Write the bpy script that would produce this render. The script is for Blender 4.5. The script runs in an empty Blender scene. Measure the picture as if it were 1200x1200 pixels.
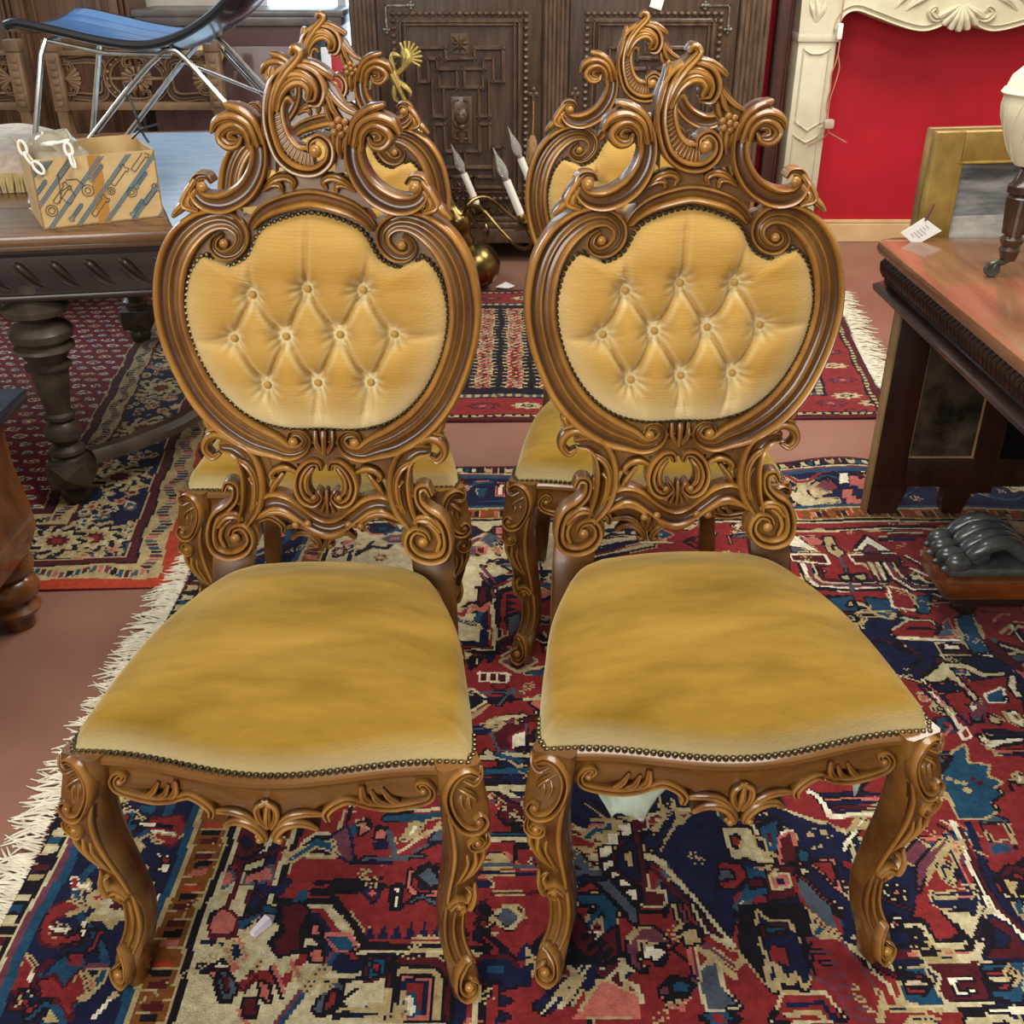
import bpy, bmesh, math, random
import numpy as np
from mathutils import Vector, Matrix
PI = math.pi
random.seed(7)
rng = np.random.RandomState(7)
scene = bpy.context.scene
col = scene.collection

# ------------------------------------------------------------------ camera
cd = bpy.data.cameras.new('camera'); cam = bpy.data.objects.new('camera', cd); col.objects.link(cam)
cd.sensor_width = 36.0; cd.lens = 36.0 * 1229.6 / 1200.0
cam.location = (0, 0, 1.429); cam.rotation_euler = (PI / 2 - 0.4993, 0, 0)
cd.clip_start = 0.05; cd.clip_end = 60
scene.camera = cam

# ------------------------------------------------------------------ world, lights, exposure
W = bpy.data.worlds.new('room_daylight'); scene.world = W; W.use_nodes = True
bg = W.node_tree.nodes['Background']; bg.inputs[0].default_value = (0.93, 0.95, 1.0, 1); bg.inputs[1].default_value = 0.16
def area(name, loc, target, sx, sy, power, color):
    l = bpy.data.lights.new(name, 'AREA'); l.shape = 'RECTANGLE'; l.size = sx; l.size_y = sy
    l.energy = power; l.color = color
    o = bpy.data.objects.new(name, l); col.objects.link(o); o.location = loc
    d = Vector(target) - Vector(loc); o.rotation_euler = d.to_track_quat('-Z', 'Y').to_euler()
    return o
area('shop_window_light', (-1.6, -2.4, 2.6), (0, 1.7, 0.5), 3.2, 1.9, 150, (1.0, 0.97, 0.92))
area('side_window_light', (-3.7, 5.6, 2.4), (-0.2, 2.0, 0.5), 2.6, 1.6, 190, (0.70, 0.85, 1.0))
area('overhead_fill_light', (0.6, 1.9, 3.1), (0.6, 2.0, 0.0), 1.6, 1.6, 70, (1.0, 0.95, 0.86))  # added overhead fill, its source is unseen
area('back_fill_light', (1.7, 4.2, 3.0), (1.6, 5.0, 0.3), 1.2, 1.2, 58, (1.0, 0.94, 0.86))  # added fill that brightens the back right, no lamp there
scene.view_settings.view_transform = 'Standard'
scene.view_settings.look = 'None'
scene.view_settings.gamma = 1.0
scene.view_settings.use_curve_mapping = False
scene.view_settings.exposure = 0.5

# ------------------------------------------------------------------ materials
MATS = {}
def lin(c):
    if isinstance(c, str):
        c = tuple(int(c[i:i + 2], 16) / 255 for i in (0, 2, 4))
        c = tuple(x / 12.92 if x <= 0.04045 else ((x + 0.055) / 1.055) ** 2.4 for x in c)
    return (c[0], c[1], c[2], 1)
def mat(name, c1, c2=None, rough=0.5, scale=8.0, stretch=(1, 1, 1), bump=0.0, bscale=None, metal=0.0, coat=0.0,
        sheen=0.0, sheen_tint=None, trans=0.0, ior=1.45, detail=4.0, attr=None, ramp=(0.35, 0.65), emit=None, estr=0.0, alpha=1.0, spec=0.5):
    if name in MATS: return MATS[name]
    m = bpy.data.materials.new(name); m.use_nodes = True; MATS[name] = m
    nt = m.node_tree; N = nt.nodes; Lk = nt.links; b = N['Principled BSDF']
    b.inputs['Roughness'].default_value = rough; b.inputs['Metallic'].default_value = metal
    b.inputs['Coat Weight'].default_value = coat; b.inputs['Coat Roughness'].default_value = 0.08
    b.inputs['Sheen Weight'].default_value = sheen; b.inputs['Sheen Roughness'].default_value = 0.35
    if sheen_tint: b.inputs['Sheen Tint'].default_value = lin(sheen_tint)
    b.inputs['Transmission Weight'].default_value = trans; b.inputs['IOR'].default_value = ior
    b.inputs['Alpha'].default_value = alpha; b.inputs['Specular IOR Level'].default_value = spec
    b.inputs['Base Color'].default_value = lin(c1)
    if emit: b.inputs['Emission Color'].default_value = lin(emit); b.inputs['Emission Strength'].default_value = estr
    tc = N.new('ShaderNodeTexCoord'); mp = N.new('ShaderNodeMapping'); mp.inputs['Scale'].default_value = stretch
    Lk.new(tc.outputs['Object'], mp.inputs['Vector'])
    src = None
    if c2 is not None:
        nz = N.new('ShaderNodeTexNoise'); nz.inputs['Scale'].default_value = scale; nz.inputs['Detail'].default_value = detail
        nz.inputs['Roughness'].default_value = 0.6
        Lk.new(mp.outputs[0], nz.inputs['Vector'])
        r = N.new('ShaderNodeValToRGB'); r.color_ramp.elements[0].position = ramp[0]; r.color_ramp.elements[1].position = ramp[1]
        r.color_ramp.elements[0].color = lin(c1); r.color_ramp.elements[1].color = lin(c2)
        Lk.new(nz.outputs[0], r.inputs[0]); src = r.outputs[0]
    if attr == 'tone':
        a = N.new('ShaderNodeAttribute'); a.attribute_name = 'tone'
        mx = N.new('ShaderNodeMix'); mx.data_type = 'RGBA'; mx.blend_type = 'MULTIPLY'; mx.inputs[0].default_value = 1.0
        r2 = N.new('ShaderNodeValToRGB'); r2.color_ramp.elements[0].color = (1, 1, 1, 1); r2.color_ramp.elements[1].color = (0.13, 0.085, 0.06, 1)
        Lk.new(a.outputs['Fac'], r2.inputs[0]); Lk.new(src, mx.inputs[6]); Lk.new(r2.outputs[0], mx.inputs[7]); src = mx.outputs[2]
    if attr == 'nap_sheen':
        a = N.new('ShaderNodeAttribute'); a.attribute_name = 'tone'
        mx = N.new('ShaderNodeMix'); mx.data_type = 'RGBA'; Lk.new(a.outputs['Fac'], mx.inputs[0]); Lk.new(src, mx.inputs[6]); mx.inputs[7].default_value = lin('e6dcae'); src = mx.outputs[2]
    if attr == 'Col':
        a = N.new('ShaderNodeAttribute'); a.attribute_name = 'Col'
        if src is None: src = a.outputs['Color']
        else:
            mx = N.new('ShaderNodeMix'); mx.data_type = 'RGBA'; mx.blend_type = 'MULTIPLY'; mx.inputs[0].default_value = 1.0
            Lk.new(a.outputs['Color'], mx.inputs[6]); Lk.new(src, mx.inputs[7]); src = mx.outputs[2]
    if src is not None: Lk.new(src, b.inputs['Base Color'])
    if bump > 0:
        n2 = N.new('ShaderNodeTexNoise'); n2.inputs['Scale'].default_value = bscale or scale * 4; n2.inputs['Detail'].default_value = 3
        Lk.new(mp.outputs[0], n2.inputs['Vector'])
        bp = N.new('ShaderNodeBump'); bp.inputs['Strength'].default_value = bump; bp.inputs['Distance'].default_value = 0.004
        Lk.new(n2.outputs[0], bp.inputs['Height']); Lk.new(bp.outputs[0], b.inputs['Normal'])
    return m

# ------------------------------------------------------------------ mesh helpers
class MB:
    """collects geometry for ONE mesh object"""
    def __init__(s): s.v = []; s.f = []; s.st = []; s.cols = None
    def add(s, vs, fs, st=None):
        o = len(s.v); s.v.extend([tuple(map(float, p)) for p in vs]); s.f.extend([tuple(i + o for i in f) for f in fs])
        s.st.extend(st if st is not None else [0.25] * len(vs)); return o
    def box(s, a, b, bev=0.0, st=None, M=None):
        x0, y0, z0 = [min(a[i], b[i]) for i in range(3)]; x1, y1, z1 = [max(a[i], b[i]) for i in range(3)]
        if bev <= 0:
            vs = [(x0, y0, z0), (x1, y0, z0), (x1, y1, z0), (x0, y1, z0), (x0, y0, z1), (x1, y0, z1), (x1, y1, z1), (x0, y1, z1)]
            fs = [(0, 3, 2, 1), (4, 5, 6, 7), (0, 1, 5, 4), (1, 2, 6, 5), (2, 3, 7, 6), (3, 0, 4, 7)]
        else:
            bm = bmesh.new(); bmesh.ops.create_cube(bm, size=1.0)
            for v in bm.verts: v.co = Vector(((x0 + x1) / 2 + v.co.x * (x1 - x0), (y0 + y1) / 2 + v.co.y * (y1 - y0), (z0 + z1) / 2 + v.co.z * (z1 - z0)))
            bev = min(bev, 0.45 * min(x1 - x0, y1 - y0, z1 - z0))
            bmesh.ops.bevel(bm, geom=bm.edges[:], offset=bev, segments=2, affect='EDGES', profile=0.5)
            bm.verts.index_update(); vs = [tuple(v.co) for v in bm.verts]; fs = [tuple(v.index for v in f.verts) for f in bm.faces]; bm.free()
        if M is not None: vs = [tuple(M @ Vector(p)) for p in vs]
        s.add(vs, fs, [st if st is not None else 0.25] * len(vs)); return s
    def loft(s, rings, cap=True, closed=True, st=None):
        n = len(rings[0]); o = len(s.v); vs = [p for r in rings for p in r]; fs = []
        m = n if closed else n - 1
        for i in range(len(rings) - 1):
            for j in range(m):
                fs.append((i * n + j, i * n + (j + 1) % n, (i + 1) * n + (j + 1) % n, (i + 1) * n + j))
        if cap and closed:
            fs.append(tuple(range(n))[::-1]); fs.append(tuple((len(rings) - 1) * n + j for j in range(n)))
        s.add(vs, fs, st); return s
    def lathe(s, prof, seg=24, c=(0, 0, 0), M=None):
        rings = []
        for r, z in prof:
            ring = [Vector((r * math.cos(2 * PI * k / seg), r * math.sin(2 * PI * k / seg), z)) for k in range(seg)]
            if M is not None: ring = [M @ p for p in ring]
            rings.append([(p[0] + c[0], p[1] + c[1], p[2] + c[2]) for p in ring])
        return s.loft(rings)
    def tube(s, pts, r, seg=10, cap=True):
        pts = [Vector(p) for p in pts]; n = len(pts); rr = r if isinstance(r, (list, tuple)) else [r] * n
        rings = []; up = None
        for i, p in enumerate(pts):
            t = (pts[min(i + 1, n - 1)] - pts[max(i - 1, 0)]).normalized()
            if up is None:
                up = Vector((0, 0, 1)) if abs(t.z) < 0.9 else Vector((1, 0, 0))
            a = (up - t * up.dot(t))
            if a.length < 1e-5: a = t.orthogonal()
            a.normalize(); b2 = t.cross(a); up = a
            rings.append([tuple(p + (a * math.cos(2 * PI * k / seg) + b2 * math.sin(2 * PI * k / seg)) * rr[i]) for k in range(seg)])
        return s.loft(rings, cap=cap)
    def ball(s, c, r, seg=10, rings=6, sc=(1, 1, 1), st=None):
        vs = [(c[0], c[1], c[2] + r * sc[2])]
        for i in range(1, rings):
            a = PI * i / rings
            for j in range(seg):
                p = 2 * PI * j / seg
                vs.append((c[0] + r * sc[0] * math.sin(a) * math.cos(p), c[1] + r * sc[1] * math.sin(a) * math.sin(p), c[2] + r * sc[2] * math.cos(a)))
        vs.append((c[0], c[1], c[2] - r * sc[2])); fs = []
        for j in range(seg): fs.append((0, 1 + j, 1 + (j + 1) % seg))
        for i in range(rings - 2):
            for j in range(seg):
                a = 1 + i * seg; fs.append((a + j, a + seg + j, a + seg + (j + 1) % seg, a + (j + 1) % seg))
        e = len(vs) - 1; a = 1 + (rings - 2) * seg
        for j in range(seg): fs.append((a + j, e, a + (j + 1) % seg))
        s.add(vs, fs, [st if st is not None else 0.1] * len(vs)); return s
    def prism(s, poly, f0, f1):
        """polygon list -> front f0(u,v) and back f1(u,v) 3D functions"""
        n = len(poly); a = [f0(*p) for p in poly]; b = [f1(*p) for p in poly]
        fs = [tuple(range(n)), tuple(range(2 * n - 1, n - 1, -1))] + [(i, i + n, (i + 1) % n + n, (i + 1) % n) for i in range(n)]
        s.add(a + b, fs, [0.6] * (2 * n)); return s
    def mesh(s, name):
        me = bpy.data.meshes.new(name); me.from_pydata(s.v, [], s.f); me.validate(); return me
    def build(s, name, m, parent=None, smooth=True, angle=40, loc=None):
        me = s.mesh(name); me.materials.append(m)
        if len(s.st) == len(me.vertices):
            at = me.attributes.new('tone', 'FLOAT', 'POINT'); at.data.foreach_set('value', np.array(s.st, dtype=np.float32))
        bm = bmesh.new(); bm.from_mesh(me); bmesh.ops.recalc_face_normals(bm, faces=bm.faces[:]); bm.to_mesh(me); bm.free()
        if smooth:
            me.shade_smooth()
            try: me.set_sharp_from_angle(angle=math.radians(angle))
            except Exception: pass
        o = bpy.data.objects.new(name, me); col.objects.link(o)
        if parent is not None: o.parent = parent
        if loc is not None: o.location = loc
        return o
def tag(o, label=None, cat=None, group=None, kind=None):
    if label: o['label'] = label
    if cat: o['category'] = cat
    if group: o['group'] = group
    if kind: o['kind'] = kind
    return o
def empty(name, loc=(0, 0, 0), rz=0.0):
    o = bpy.data.objects.new(name, None); col.objects.link(o); o.location = loc; o.rotation_euler = (0, 0, rz)
    o.empty_display_size = 0.05; return o
def copy_tree(o, parent=None):
    c = o.copy(); col.objects.link(c); c.parent = parent
    for ch in list(o.children): copy_tree(ch, c)
    return c
def cr(pts, n):
    """Catmull-Rom through tuples, n samples per span"""
    P = [np.array(p, float) for p in pts]; P = [2 * P[0] - P[1]] + P + [2 * P[-1] - P[-2]]; out = []
    for i in range(1, len(P) - 2):
        for k in range(n):
            t = k / n
            out.append(0.5 * ((2 * P[i]) + (P[i + 1] - P[i - 1]) * t + (2 * P[i - 1] - 5 * P[i] + 4 * P[i + 1] - P[i + 2]) * t * t + (3 * P[i] - P[i - 1] - 3 * P[i + 1] + P[i + 2]) * t ** 3))
    out.append(P[-2]); return np.array(out)

# carved mouldings: profile = (t across -1..1, relief 0..1, tone 0 base .. 1 dark, darkest in coves and at edges)
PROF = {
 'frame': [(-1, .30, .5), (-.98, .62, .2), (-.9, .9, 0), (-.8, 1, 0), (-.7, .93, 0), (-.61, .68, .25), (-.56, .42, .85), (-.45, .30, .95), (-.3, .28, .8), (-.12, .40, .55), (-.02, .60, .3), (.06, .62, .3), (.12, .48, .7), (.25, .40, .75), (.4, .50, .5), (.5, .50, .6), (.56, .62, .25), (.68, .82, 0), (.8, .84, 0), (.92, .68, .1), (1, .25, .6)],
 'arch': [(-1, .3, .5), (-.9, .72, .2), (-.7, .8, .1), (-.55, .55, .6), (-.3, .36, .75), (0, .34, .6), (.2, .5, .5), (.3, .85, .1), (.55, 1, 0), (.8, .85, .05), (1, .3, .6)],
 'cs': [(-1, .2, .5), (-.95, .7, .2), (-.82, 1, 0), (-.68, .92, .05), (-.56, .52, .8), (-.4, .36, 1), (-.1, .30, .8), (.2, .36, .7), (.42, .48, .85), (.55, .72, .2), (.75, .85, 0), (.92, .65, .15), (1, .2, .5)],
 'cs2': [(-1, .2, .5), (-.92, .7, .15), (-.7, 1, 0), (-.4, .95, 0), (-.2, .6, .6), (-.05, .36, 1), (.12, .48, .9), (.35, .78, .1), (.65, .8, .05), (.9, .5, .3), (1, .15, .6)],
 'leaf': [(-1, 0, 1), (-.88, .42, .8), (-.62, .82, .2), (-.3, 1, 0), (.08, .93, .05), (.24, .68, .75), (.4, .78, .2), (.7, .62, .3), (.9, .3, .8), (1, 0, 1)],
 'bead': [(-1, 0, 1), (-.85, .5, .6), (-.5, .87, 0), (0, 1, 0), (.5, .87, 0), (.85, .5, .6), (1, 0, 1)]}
HGT = {'frame': 0.95, 'arch': 1.5, 'cs': 1.25, 'cs2': 1.5, 'leaf': 1.5, 'bead': 1.2}
def relief(prof, hw):
    if prof == 'frame': return 11 + .28 * hw
    H = HGT[prof] * (hw if hw < 14 else 14 + (hw - 14) * 0.45)
    if prof == 'cs': H = max(H, 9 if hw > 2 else 0)
    if prof == 'cs2': H = max(H, min(9, 2.4 * hw))
    return H
def stroke(mb, surf, pts, prof, base, back, n=5, flip=False, hmul=1.0):
    """carve one moulding along pts=(a,b,halfwidth) laid on surf(a,b,w) (all mm)"""
    C = cr(pts, n); P = PROF[prof]; rings = []; st = []
    for i in range(len(C)):
        a, b, hw = C[i]; hw = max(hw, 0.3)
        d = C[min(i + 1, len(C) - 1)][:2] - C[max(i - 1, 0)][:2]; L = np.hypot(*d) or 1; d = d / L
        nx, ny = -d[1], d[0]
        if flip: nx, ny = -nx, -ny
        H = relief(prof, hw) * hmul
        if prof == 'leaf' or prof == 'bead':
            e = min(i, len(C) - 1 - i) / 3.0
            H *= min(1, 0.55 + 0.45 * e)
        ring = [surf(a - nx * hw, b - ny * hw, back)]; st.append(.8)
        for t, h, sv in P:
            ring.append(surf(a + nx * hw * t, b + ny * hw * t, base + h * H)); st.append(sv)
        ring.append(surf(a + nx * hw, b + ny * hw, back)); st.append(.8)
        rings.append(ring)
    # rounded closing rings at both ends
    def capring(i, s):
        d = C[1][:2] - C[0][:2] if i == 0 else C[-1][:2] - C[-2][:2]
        d = d / (np.hypot(*d) or 1) * s
        a, b, hw = C[i]; nx, ny = -d[1] / abs(s), d[0] / abs(s)
        if s < 0: nx, ny = -nx, -ny
        if flip: nx, ny = -nx, -ny
        H = relief(prof, hw) * hmul * 0.45
        k = 0.62; e = hw * 0.6
        a2, b2 = a + d[0] / abs(s) * e * (1 if s > 0 else 1), b + d[1] / abs(s) * e
        r = [surf(a2 - nx * hw * k, b2 - ny * hw * k, back)] + [surf(a2 + nx * hw * k * t, b2 + ny * hw * k * t, base + h * H) for t, h, sv in P] + [surf(a2 + nx * hw * k, b2 + ny * hw * k, back)]
        return r
    r0 = capring(0, -1.0); r1 = capring(-1, 1.0)
    sv = [.8] + [p[2] for p in P] + [.8]
    mb.loft([r0] + rings + [r1], cap=True, st=sv + st + sv)
def mir(pts): return [(-p[0],) + tuple(p[1:]) for p in pts]
STROKES=[
 ('frame','frame',1,0,[(-142,1018,3.4),(-153,1010,5.4),(-156,997,6.8),(-144,987,8.1),(-126,990,10.2),(-112,1005,11.5),(-112,1024,12.8),(-129,1038,14.8),(-153,1039,17.5),(-178,1029,21.6),(-204,1006,24.4),(-223,973,25.3),(-233,933,25.5),(-235,893,25.7),(-229,852,25.9),(-214,806,26.2),(-191,761,27.1),(-158,723,27.2),(-119,696,26.6),(-85,682,21.6),(-60,671,15.1),(-38,676,10.8),(-29,691,7.9),(-38,703,6.4),(-53,703,5.0),(-59,691,4.3)]),
 ('frame','arch',2,0,[(-94,1030,8.0),(-83,1043,10.7),(-62,1057,13.3),(-31,1067,14.6),(0,1072,14.6)]),
 ('crest','cs',1,8,[(-149,1095,3.3),(-156,1103,4.6),(-171,1101,6.6),(-176,1084,9.3),(-161,1068,13.3),(-131,1066,16.0),(-98,1083,16.6),(-78,1110,15.8),(-71,1138,14.4),(-76,1165,13.7),(-89,1180,13.0),(-106,1184,11.7)]),
 ('crest','leaf',1,13,[(-66,1154,6.5),(-76,1181,8.4),(-96,1197,8.4),(-117,1204,4.5)]),
 ('crest','leaf',1,17,[(-73,1149,5.2),(-84,1177,8.4),(-107,1188,9.1),(-130,1182,7.8),(-141,1167,3.3)]),
 ('crest','leaf',1,19,[(-84,1144,3.9),(-88,1166,6.5),(-103,1177,7.8),(-120,1172,8.5),(-127,1160,8.5),(-116,1149,8.5),(-102,1150,6.5),(-96,1160,3.9)]),
 ('crest','leaf',1,17,[(-98,1167,3.3),(-110,1167,5.2),(-113,1160,5.2),(-105,1157,3.9)]),
 ('crest','leaf',1,10,[(-176,1082,5.3),(-185,1068,7.3),(-180,1056,5.4)]),
 ('crest','leaf',1,12,[(-175,1097,5.3),(-189,1077,6.7),(-194,1062,6.7),(-176,1054,5.4)]),
 ('crest','leaf',1,9,[(-186,1072,5.3),(-201,1057,7.4),(-214,1045,4.0)]),
 ('crest','cs2',0,14,[(5,1140,3.3),(7,1154,4.5),(22,1161,5.8),(36,1149,7.1),(34,1128,8.5),(13,1113,9.2),(-16,1115,9.2),(-39,1132,9.2),(-50,1159,9.1),(-54,1186,9.1),(-50,1216,9.0),(-39,1239,8.9),(-20,1252,9.5),(0,1253,10.2),(20,1244,10.8),(28,1226,10.2),(22,1209,9.0),(9,1207,5.1)]),
 ('crest','leaf',0,20,[(-39,1198,3.9),(-29,1222,6.4),(-13,1236,8.9),(3,1237,8.9),(12,1227,7.7),(8,1215,5.1)]),
 ('crest','leaf',0,18,[(-39,1225,5.1),(-23,1244,6.4),(0,1248,7.6),(17,1236,7.7),(21,1220,5.1)]),
 ('crest','bead',0,16,[(-16,1209,3.2),(-22,1215,3.9),(-30,1208,3.9),(-32,1192,3.9),(-30,1178,3.9),(-24,1161,3.9),(-12,1148,4.6),(1,1145,3.9)]),
 ('crest','leaf',0,14,[(-62,1154,3.9),(-60,1180,5.2),(-54,1210,5.8),(-47,1236,5.8),(-43,1253,5.1)]),
 ('crest','leaf',0,18,[(-49,1192,5.2),(-38,1225,7.7),(-22,1249,8.9),(-6,1265,8.2),(0,1275,7.0),(-8,1281,6.3),(-14,1275,4.4)]),
 ('crest','leaf',0,14,[(-31,1243,5.1),(-10,1259,6.4),(13,1259,7.0),(31,1251,6.4),(43,1242,5.1)]),
 ('crest','leaf',0,14,[(27,1234,3.8),(37,1216,5.1),(44,1198,5.1),(55,1185,2.6)]),
 ('crest','leaf',0,11,[(34,1228,3.2),(47,1211,4.5),(61,1199,4.5),(74,1192,3.2)]),
 ('crest','leaf',0,12,[(32,1207,3.2),(36,1190,5.1),(42,1179,3.9)]),
 ('crest','leaf',0,12,[(51,1166,5.2),(49,1147,5.8),(51,1131,2.6)]),
 ('crest','leaf',0,10,[(41,1164,3.9),(43,1150,3.9),(48,1138,2.6)]),
 ('crest','leaf',0,10,[(61,1166,3.9),(57,1150,3.9),(54,1138,2.6)]),
 ('crest','leaf',1,10,[(-67,1088,4.0),(-52,1099,6.6),(-35,1103,6.6),(-23,1097,5.9),(-26,1088,4.0)]),
 ('crest','leaf',1,12,[(-70,1084,2.6),(-56,1092,4.6),(-44,1092,5.3),(-42,1084,4.0)]),
 ('splat','cs',1,4,[(-172,679,8.7),(-152,678,13.0),(-133,664,17.4),(-124,637,20.4),(-123,608,21.2),(-129,578,19.2),(-141,553,13.3),(-148,536,7.4)]),
 ('splat','leaf',1,12,[(-147,660,4.4),(-129,649,6.5),(-119,628,6.6),(-119,601,5.9),(-126,573,3.0)]),
 ('splat','leaf',1,10,[(-129,625,3.7),(-122,616,5.1),(-124,592,4.4),(-131,570,3.0)]),
 ('splat','leaf',1,8,[(-154,687,7.2),(-174,700,7.9),(-193,693,7.9),(-200,676,7.3),(-189,662,6.5),(-177,666,4.4)]),
 ('splat','leaf',1,5,[(-162,701,4.3),(-180,708,5.8),(-196,702,3.6)]),
 ('splat','leaf',1,3,[(-185,704,4.3),(-195,717,5.8),(-197,733,3.6)]),
 ('splat','cs2',1,6,[(-176,601,4.4),(-168,615,5.9),(-155,611,7.3),(-156,591,8.1),(-170,574,8.9),(-191,559,9.6),(-201,537,9.7),(-203,511,9.7),(-194,494,9.8),(-173,488,9.8),(-150,495,9.7),(-137,511,9.0),(-138,528,8.2),(-149,539,7.4),(-164,535,6.7),(-171,523,5.2)]),
 ('splat','leaf',1,12,[(-190,541,6.0),(-174,560,8.2),(-156,562,7.4),(-148,554,4.4)]),
 ('splat','bead',1,6,[(-184,500,4.5),(-189,519,4.5),(-182,538,4.5),(-169,548,3.0)]),
 ('splat','leaf',1,4,[(-157,592,4.4),(-144,603,5.1),(-144,615,2.9)]),
 ('splat','cs',2,3,[(-121,570,11.8),(-96,586,14.7),(-71,583,14.0),(-47,566,13.2),(-24,549,13.3),(0,542,14.0)]),
 ('splat','bead',1,7,[(-130,551,4.4),(-109,563,5.9),(-82,566,5.9),(-59,556,5.9),(-51,544,5.2)]),
 ('splat','bead',2,6,[(-35,547,5.2),(-23,532,7.4),(0,525,7.4)]),
 ('splat','cs2',1,8,[(-8,644,5.1),(-12,654,5.8),(-26,654,7.2),(-41,638,8.7),(-47,614,8.7),(-39,592,8.1),(-23,584,6.6),(-11,594,5.1),(-16,604,3.6)]),
 ('splat','leaf',1,11,[(-21,645,4.3),(-31,630,5.8),(-32,610,5.1),(-24,597,2.9)]),
 ('splat','leaf',1,7,[(-53,638,4.4),(-67,645,6.5),(-82,642,6.5),(-92,632,5.8),(-87,623,4.4)]),
 ('splat','leaf',1,7,[(-73,633,4.4),(-87,615,5.8),(-94,603,4.4)]),
 ('splat','leaf',1,6,[(-14,707,3.6),(-13,686,5.0),(-5,672,4.3)]),
 ('splat','leaf',0,8,[(0,706,5.7),(0,690,5.0),(-1,670,4.3)]),
]
BALLS=[(1,-138.8,1004.9,7.4,6),(1,-161.7,1089.5,8.0,14),(0,16.0,1142.4,9.8,20),(1,-51.2,688.6,8.6,4),(1,-161.4,519.6,9.0,10),(1,-21.1,595.2,5.8,12),(1,-55.4,545.3,6.7,9),(1,-34.7,547.3,7.4,9),(0,52.0,1174.5,5.4,16),(0,62.2,1171.6,5.9,13),(0,54.1,1164.8,6.0,13),(0,43.9,1167.7,5.9,13),(0,41.8,1177.4,5.9,13),(0,49.9,1184.1,5.9,13),(0,60.0,1181.3,5.9,13)]
NAILC=[(2,1051),(-22,1048),(-49,1040),(-73,1029),(-87,1014),(-95,998),(-106,983),(-125,973),(-144,970),(-161,979),(-170,988),(-184,977),(-196,960),(-204,936),(-209,907),(-207,876),(-200,843),(-187,810),(-167,776),(-142,748),(-114,728),(-84,717),(-51,712),(-1,713)]
BUTT=[(-100,928),(-12,938),(76,937),(-135,859),(-51,863),(36,867),(123,869),(-87,784),(-4,789),(82,791)]
APRON=[[(-211,404,3.9),(-203,415,4.7),(-213,418,5.4),(-223,404,6.2),(-218,388,6.2),(-195,380,7.0),(-165,378,7.0),(-140,385,6.2),(-123,395,4.7)],[(-177,380,4.7),(-164,394,5.4),(-155,410,3.1)],[(-160,381,4.7),(-147,393,5.4),(-140,409,3.1)],[(-143,383,5.4),(-130,400,7.0),(-128,418,4.7)],[(-127,392,4.7),(-108,401,7.0),(-89,393,7.0),(-79,381,7.0),(-81,369,5.4)],[(-64,353,4.7),(-48,368,7.8),(-26,368,10.1),(-11,352,9.3),(-9,338,7.0),(-19,341,5.4)],[(-75,378,4.7),(-55,385,7.0),(-34,383,7.8),(-17,368,6.2),(-7,346,4.7)],[(3,407,4.7),(-12,397,6.2),(-12,378,6.2),(-3,359,4.7)],[(2,399,4.7),(0,378,7.0),(-2,359,3.9)]]
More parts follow.
